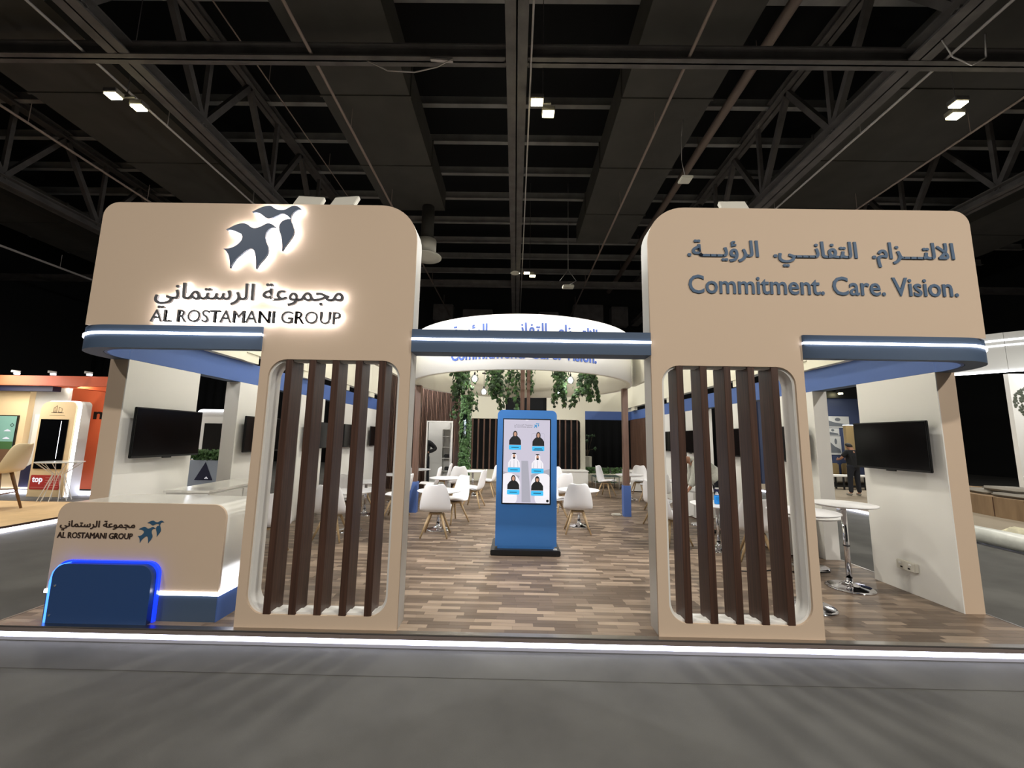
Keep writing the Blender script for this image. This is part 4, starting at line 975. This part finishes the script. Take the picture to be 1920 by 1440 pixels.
box('orange_wall', -12.6, -9.3, 10.6, 10.7, .1, 2.75, M_orange, t); box('header', -14.5, -8.9, 9.2, 9.3, 2.62, 2.85, mat('orange_beam', (176, 78, 46), .6), t); box('dark_header', -14.5, -11.0, 9.32, 9.5, 2.5, 2.62, M_navy, t); box('header_return', -11.0, -10.8, 9.3, 10.6, 2.62, 2.85, M_orange, t)
box('light_strip', -14.5, -9.3, 9.56, 9.6, .11, .2, M_ledfloor, t)
for k in range(5): 
    x = -13.4 + k * .85; bm = bmesh.new(); add_tube(bm, (x, 9.15, 2.86), (x, 9.15, 2.90), .05, n=12); link('downlight', mesh_bm(bm), M_ledsoft, t); box('lamp_arm', x - .02, x + .02, 9.05, 9.2, 2.9, 2.95, M_steel2, t)
lamp('AREA', (-11.8, 8.6, 2.75), 45, (1, .93, .82), 1.2, (-11.5, 9.6, .6)); lamp('AREA', (-10.9, 9.8, 2.7), 16, (1, .9, .75), .5, (-10.9, 10.6, 1.2)); lamp('AREA', (-10.0, 6.8, 4.4), 60, (1, .9, .76), 1, (-10, 7.4, 0))
t = thing('booth_television', 'wall screen showing a pale green landscape at the far left edge', 'television', (-12.3, 9.56, 1.25)); box('casing', -.55, .3, 0, .035, -.66, .68, M_bezel, t); box('screen', -.53, .28, -.003, 0, -.64, .66, mat('booth_screen', (120, 160, 150), .3, emit=.3, ecol=(110, 160, 150)), t); box('screen_ground', -.53, .28, -.004, -.0032, -.64, -.1, mat('booth_screen_g', (110, 84, 66), .3, emit=.12, ecol=(120, 90, 70)), t); box('screen_grass', -.53, .28, -.005, -.0042, -.12, .06, mat('booth_screen_gr', (70, 104, 66), .3, emit=.15, ecol=(70, 110, 66)), t)
for z in (.12, .3): plate('screen_cloud', [[(.02, z), (.2, z), (.16, z + .03), (.11, z + .05), (.06, z + .03)]], -.007, -.0055, M_swht, t)
plate('screen_icon', [[(.2, .5), (.25, .45), (.2, .4), (.15, .45)], [(.2, .485), (.235, .45), (.2, .415), (.165, .45)]], -.007, -.0055, M_sblk, t)
t = thing('photo_print', 'printed photo of a seated man in a navy suit low on the grey booth wall', 'poster', (-11.35, 9.685, .55)); plate('print', [[(-.5, -.3), (.45, -.3), (.55, .15), (.2, .42), (-.1, .35), (-.5, .1)]], -.01, .0, M_navy, t); plate('printed_head', [oval(.22, .2, .12, .14)], -.014, -.0105, M_skin, t); plate('printed_beard', [oval(.22, .12, .1, .07)], -.016, -.0145, M_greywall, t); plate('printed_hand', [oval(-.12, -.12, .12, .06)], -.014, -.0105, M_skin, t); plate('printed_suit', [[(.05, -.28), (.42, -.28), (.4, .02), (.2, .08), (.08, 0)]], -.0135, -.0105, mat('suit_print', (52, 62, 92), .6), t)
t = thing('screen_totem', 'beige rounded totem with building icon, dark screen and glowing right edge', 'display panel', (-10.68, 9.24, .104))
plate('face', [rrect(-.42, .40, 0, 2.15, (0, 0, .12, .2))], 0, .03, M_booth, t); plate('body', [rrect(-.42, .47, 0, 2.17, (0, 0, .1, .22))], .04, .28, M_white, t); plate('light_edge', [rrect(-.40, .47, 0, 2.17, (0, 0, .1, .22)), rrect(-.39, .41, .01, 2.12, (0, 0, .1, .18))], .03, .06, M_ledsoft, t)
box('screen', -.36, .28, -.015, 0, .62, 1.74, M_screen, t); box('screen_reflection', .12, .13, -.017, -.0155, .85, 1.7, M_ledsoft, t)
plate('sticker', [rrect(-.38, .3, .16, .48, .03)], -.004, -.001, M_red, t); wall_text('sticker_letter', 'top', -.34, -.1, .28, .44, -.006, .002, M_swht, t, .03)
for k in range(4): box('sticker_line', -.04, .26, -.006, -.0045, .25 + k * .055, .265 + k * .055, mat('sticker_pale', (206, 130, 124), .6), t)
box('sticker_bar', -.36, .28, -.006, -.0045, .2, .21, mat('sticker_pale', (0, 0, 0)), t)
for L in ([(-.12, 1.9), (-.12, 2.0), (-.04, 2.06), (-.04, 1.9)], [(.0, 1.9), (.0, 2.03), (.08, 1.99), (.08, 1.9)]):
    L2 = [(x * .9 + sum(p[0] for p in L) / 4 * .1, 1.97 + (z - 1.97) * .86) for x, z in L]; plate('building_icon', [L, L2], -.004, -.001, M_dark, t)
box('icon_ground', -.16, .12, -.004, -.001, 1.892, 1.9, M_dark, t); box('icon_caption', -.2, .16, -.004, -.001, 1.83, 1.838, mat('caption_grey', (150, 140, 120), .6), t)
for k in range(4): box('icon_floor', -.1, -.06, -.004, -.001, 1.92 + k * .025, 1.925 + k * .025, M_dark, t)
wall_text('black_letter', 'n', -11.28, -11.02, 1.9, 2.1, 10.595, .006, M_blackp, tag(thing('wall_letter', 'black letter partly hidden on the orange booth wall', 'sign'), 'black letter partly hidden on the orange booth wall', 'sign'), .03)
t = thing('bar_chair', 'cream moulded chair with wooden legs at the left edge of the picture', 'chair', (-9.75, 7.55, .104), math.radians(112)); t.scale = (1.5, 1.5, 1.22)
o = link('shell', build_shell(), mat('cream_shell', (228, 208, 170), .5), t); solid(o, .014); o.location = (0, 0, .18); o.scale = (1, 1, 1.05)
for sx in (-1, 1):
    for sy in (-1, 1): tube('leg', (sx * .09, sy * .09, .6), (sx * .19, sy * .19, 0), .02, mat('walnut', (120, 88, 58), .5), t, .013)
for sy in (-1, 1): bar('rail', (-.15, sy * .15, .26), (.15, sy * .15, .26), .015, .02, mat('walnut', (0, 0, 0)), t); bar('rail', (sy * .15, -.15, .3), (sy * .15, .15, .3), .015, .02, mat('walnut', (0, 0, 0)), t)
t = thing('wire_table', 'white wire pedestal table at the neighbouring booth', 'table', (-9.95, 8.8, .106)); lathe('table_top', [(0, .8), (.38, .8), (.38, .82), (0, .82)], mat('wire_glass', (220, 222, 220), .1), t, 32)
bm = bmesh.new()
for k in range(12):
    a = k * PI / 6; add_tube(bm, (.36 * math.cos(a), .36 * math.sin(a), .8), (.09 * math.cos(a + .3), .09 * math.sin(a + .3), .55), .006, n=6); add_tube(bm, (.09 * math.cos(a + .3), .09 * math.sin(a + .3), .55), (.26 * math.cos(a), .26 * math.sin(a), .0), .006, n=6)
link('wire_frame', mesh_bm(bm), M_white, t)
# planter box and glowing panel seen between the left wall panels
t = thing('branded_planter', 'grey blue planter with a navy triangle and green hedge seen left of the left portal', 'planter', (-6.2, 8.0, 0))
box('box', -.35, .35, 0, .3, 0, 1.06, mat('pale_blue_box', (170, 180, 194), .6), t); plate('triangle', [[(-.17, .68), (.19, .68), (.02, 1.03)]], -.006, -.001, M_navy, t); plate('triangle_mark', [[(.03, .71), (.1, .71), (.065, .75)], [(.045, .715), (.085, .715), (.065, .74)]], -.009, -.0065, M_swht, t); box('side_panel', -.5, -.36, 0, .3, 0, 1.06, M_booth, t)
foliage('foliage', [(Vector((random.uniform(-.45, .35), random.uniform(0, .3), random.uniform(1.08, 1.24))), .05) for _ in range(500)], t, M_leaf, (.05, .08))
t = thing('light_panel', 'tall panel with a glowing rounded edge above the planter hedge', 'display panel', (-6.45, 8.6, 0)); plate('face', [rrect(-.5, .2, 0, 2.08, (0, 0, .1, .1))], .03, .1, M_white, t); plate('light_edge', [rrect(-.5, .22, 0, 2.1, (0, 0, .12, .12)), rrect(-.48, .185, .02, 2.06, (0, 0, .1, .1))], 0, .03, M_ledsoft, t); box('small_screen', -.3, .1, -.01, .03, 1.2, 1.8, M_bezel, t)

# ================================================================== RIGHT NEIGHBOUR BOOTH
t = thing('booth_platform', 'low platform of the right neighbouring booth with a glowing edge', 'platform')
box('deck', 8.0, 22, 3.5, 15.2, 0, .1, mat('deck_taupe', (142, 130, 112), .8, noise=.06, nscale=3), t); box('light_strip', 7.985, 8.0, 3.5, 15.2, .015, .06, M_ledfloor, t)
bc = (15.2, 8.2); bm = bmesh.new()
def ringseg(bm, r0, r1, z0, z1, a0, a1, n=28):
    R = []
    for i in range(n + 1):
        a = math.radians(a0 + (a1 - a0) * i / n); c, s = math.cos(a), math.sin(a)
        R.append([bm.verts.new((bc[0] + r * c, bc[1] + r * s, z)) for r, z in ((r0, z0), (r1, z0), (r1, z1), (r0, z1))])
    for A, B in zip(R[:-1], R[1:]):
        for k in range(4): bm.faces.new((A[k], A[(k + 1) % 4], B[(k + 1) % 4], B[k]))
    bm.faces.new(R[0]); bm.faces.new(R[-1])
t = thing('curved_bench', 'curved wood clad bench at the right edge of the picture', 'bench')
bm = bmesh.new(); ringseg(bm, 3.6, 5.0, .101, .52, 130, 235); link('body', mesh_bm(bm), M_benchwood, t)
for k in range(14):
    a = math.radians(135 + k * 7); bm = bmesh.new(); add_box(bm, 5.0, 5.012, -.003, .003, .11, .515, Matrix.Translation((bc[0], bc[1], 0)) @ Matrix.Rotation(a, 4, 'Z')); link('panel_joint', mesh_bm(bm), M_brown, t)
for i, (a, r, z, sc) in enumerate(((160, 4.5, .525, 1), (168, 4.45, .625, 1), (173, 4.6, .525, 1), (186, 4.72, .525, 1.1))):
    a = math.radians(a); bm = bmesh.new(); add_box(bm, -.3, .3, -.42 * sc, .42 * sc, 0, .09); bmesh.ops.bevel(bm, geom=bm.edges[:], offset=.035, segments=2, affect='EDGES')
    o = link('seat_cushion', mesh_bm(bm, True), M_cushion); o.location = (bc[0] + r * math.cos(a), bc[1] + r * math.sin(a), z); o.rotation_euler = (0, 0, a)
    tag(o, ('grey cushion lying flat on the far end of the curved bench', 'grey cushion on top of the cushion stack', 'grey cushion nearest the wall panel on the curved bench', 'grey cushion beside the crumpled wrapping')[i], 'cushion', 'cushions on the curved bench')
def crumple(name, label, cat, c, s, m, seed, n=3):
    random.seed(seed); bm = bmesh.new(); bmesh.ops.create_icosphere(bm, subdivisions=n, radius=1)
    for v in bm.verts:
        k = 1 + random.uniform(-.22, .22); v.co = Vector((c[0] + v.co.x * s[0] * k, c[1] + v.co.y * s[1] * k, c[2] + max(v.co.z * s[2] * k, -s[2] * .7)))
    return tag(link(name, mesh_bm(bm, True), m), label, cat)
crumple('plastic_wrap', 'heap of crumpled white wrapping on the curved bench', 'wrapping', (11.35, 8.35, .665), (.35, .6, .2), M_fleece, 3)
t = thing('carpet_roll', 'long plastic wrapped roll lying on the floor at the right edge', 'roll', (0, 0, 0)); a, b = (7.72, 7.55, .14), (7.62, 5.2, .14)
bm = bmesh.new(); add_tube(bm, a, b, .13, .135, 28); link('roll', mesh_bm(bm, True), M_plastic, t); bm = bmesh.new(); add_tube(bm, (7.725, 7.75, .12), a, .05, .13, 14); link('twisted_end', mesh_bm(bm, True), M_plastic, t); box('foil_tail', 7.66, 7.8, 7.72, 7.95, .005, .09, M_alu, t, .02)
t = thing('fleece_roll', 'short cream roll lying on top of the long wrapped roll', 'roll'); bm = bmesh.new(); add_tube(bm, (8.1, 6.95, .2), (8.05, 5.4, .2), .1, .11, 20)
for v in bm.verts: v.co += Vector((random.uniform(-.01, .01), 0, random.uniform(-.01, .01)))
link('roll', mesh_bm(bm, True), M_fleece, t); bm = bmesh.new(); add_tube(bm, (8.1, 7.12, .17), (8.1, 6.95, .2), .03, .09, 10); link('twisted_end', mesh_bm(bm, True), M_fleece, t)
t = thing('booth_header', 'white header with twin glowing lines over the right neighbouring booth', 'header')
hp = [(12.2, 11.4), (12.9, 10.6), (13.8, 9.8), (15.0, 9.2)]
for (xa, ya), (xb, yb) in zip(hp[:-1], hp[1:]):
    for nm, z, h, w, m in (('board', 4.1, 1.05, .1, M_greywall), ('light_line', 4.42, .035, .12, M_led), ('light_line', 4.28, .03, .12, M_led), ('light_line', 3.59, .04, .14, M_led)):
        bar(nm, (xa, ya, z), (xb, yb, z), w, h, m, t)
box('support_post', 15.0, 15.15, 9.1, 9.25, .1, 4.6, M_greywall, t)
bar('header_return', (12.2, 11.4, 4.1), (10.6, 14.8, 4.1), .1, 1.05, M_greywall, t)
t = thing('printed_wall', 'white booth wall with a leafy tree print at the right edge', 'wall panel', (0, 0, 0)); box('panel', 12.75, 15.0, 10.5, 10.6, .1, 3.5, M_white, t)
random.seed(5); vs, fs = [], []
for k in range(240):
    a = random.random() * 6.28; r = random.random() ** .5; leaf_mesh_add(vs, fs, Vector((13.25 + .45 * r * math.cos(a), 10.492, 2.75 + .4 * r * math.sin(a))), Vector((0, -1, 0)), random.uniform(.05, .1))
me = bpy.data.meshes.new('f'); me.from_pydata([v[:] for v in vs], [], fs); o = link('tree_print', me, mat('print_green', (70, 76, 62), .7), t); o['kind'] = 'stuff'; polytube('trunk_print', [(13.3, 10.496, 2.5), (13.4, 10.496, 1.9), (13.6, 10.496, 1.6)], .012, M_stem, t)
lamp('AREA', (13.0, 8.6, 3.9), 60, (1, 1, .95), .8, (12.5, 9.5, 0))
t = thing('blue_booth_wall', 'blue booth wall hung with printed pictures beyond the right side gap', 'wall panel', (0, 0, 0)); box('panel', 9.0, 14.5, 15.2, 15.3, .1, 3.3, M_bluewall, t); box('dark_header', 9.0, 14.5, 15.1, 15.35, 3.3, 3.7, M_blackp, t)
for i, (x0, x1, z0, z1, lb) in enumerate(((11.3, 12.35, 2.2, 2.62, 'wide landscape print high on the blue booth wall'), (11.35, 11.95, 1.9, 2.18, 'small street print under the wide landscape print'), (11.5, 11.98, 1.2, 1.88, 'tall print with a dark cypress on the blue wall'), (12.1, 12.45, 1.2, 2.15, 'narrow pale print with a dark figure on the blue wall'), (9.4, 10.6, 1.5, 2.6, 'large print left on the blue booth wall'))):
    t = thing('wall_print', lb, 'picture', ((x0 + x1) / 2, 15.19, z0)); w = (x1 - x0) / 2; h = z1 - z0; box('sheet', -w, w, -.012, 0, 0, h, M_greywall, t)
    plate('printed_shape', [[(-w * .95, h * .1), (w * .9, h * .1), (w * .8, h * .3), (0, h * .45), (-w * .7, h * .7)]], -.016, -.0125, mat('print_dark', (96, 100, 106), .7), t); plate('printed_shape', [oval(w * .2, h * .72, w * .2, h * .16, 10)], -.016, -.0125, mat('print_dark', (0, 0, 0)), t)
for i, (x, y, lb) in enumerate(((11.65, 14.3, 'olive wooden column with a lit top behind the person in black'), (10.05, 13.8, 'wooden screen with a glowing edge left of the person in black'))):
    t = thing('booth_column', lb, 'column', (x, y, .1)); box('board', -.16, .16, 0, .12, 0, 2.15 if i == 0 else 1.85, M_olive, t); box('light_edge', -.17 if i == 0 else .16, .17, -.01, .12, (2.15, .02)[i], (2.165, 1.87)[i], M_ledsoft, t)
t = thing('white_bench', 'white topped bench with black frame beyond the person in black', 'bench', (11.2, 13.9, .1)); box('seat', -1.2, 1.2, -.2, .2, .42, .47, M_white, t)
for x in (-1.1, -.4, .3, 1.1):
    for y in (-.17, .17): box('leg', x - .02, x + .02, y - .02, y + .02, 0, .42, M_blackp, t)
for y in (-.17, .17): box('rail', -1.1, 1.1, y - .015, y + .015, .08, .11, M_blackp, t)
for i, x in enumerate((11.5, 12.1)): 
    t = thing('booth_armchair', ('olive armchair beyond the white bench, left one', 'olive armchair beyond the white bench, right one')[i], 'chair', (x, 14.85, .1)); box('seat', -.25, .25, -.25, .25, .15, .4, M_cushion, t, .04); box('backrest', -.25, .25, .2, .3, .35, .8, M_olive, t, .04); box('base', -.2, .2, -.2, .2, 0, .15, M_blackp, t)
lamp('AREA', (10.9, 13.4, 3.6), 70, (1, 1, .93), .5, (10.9, 13.8, 0)); 
t = thing('booth_spotlight', 'bright bare spotlight below the dark header beyond the right gap', 'lamp', (11.9, 14.9, 3.42)); lathe('lens', [(0, 0), (.07, 0), (.07, .05), (0, .05)], M_bulb, t, 16); box('housing', -.09, .09, -.09, .09, .05, .2, M_blackp, t); bar('arm', (0, .05, .2), (0, .3, .2), .03, .03, M_blackp, t)
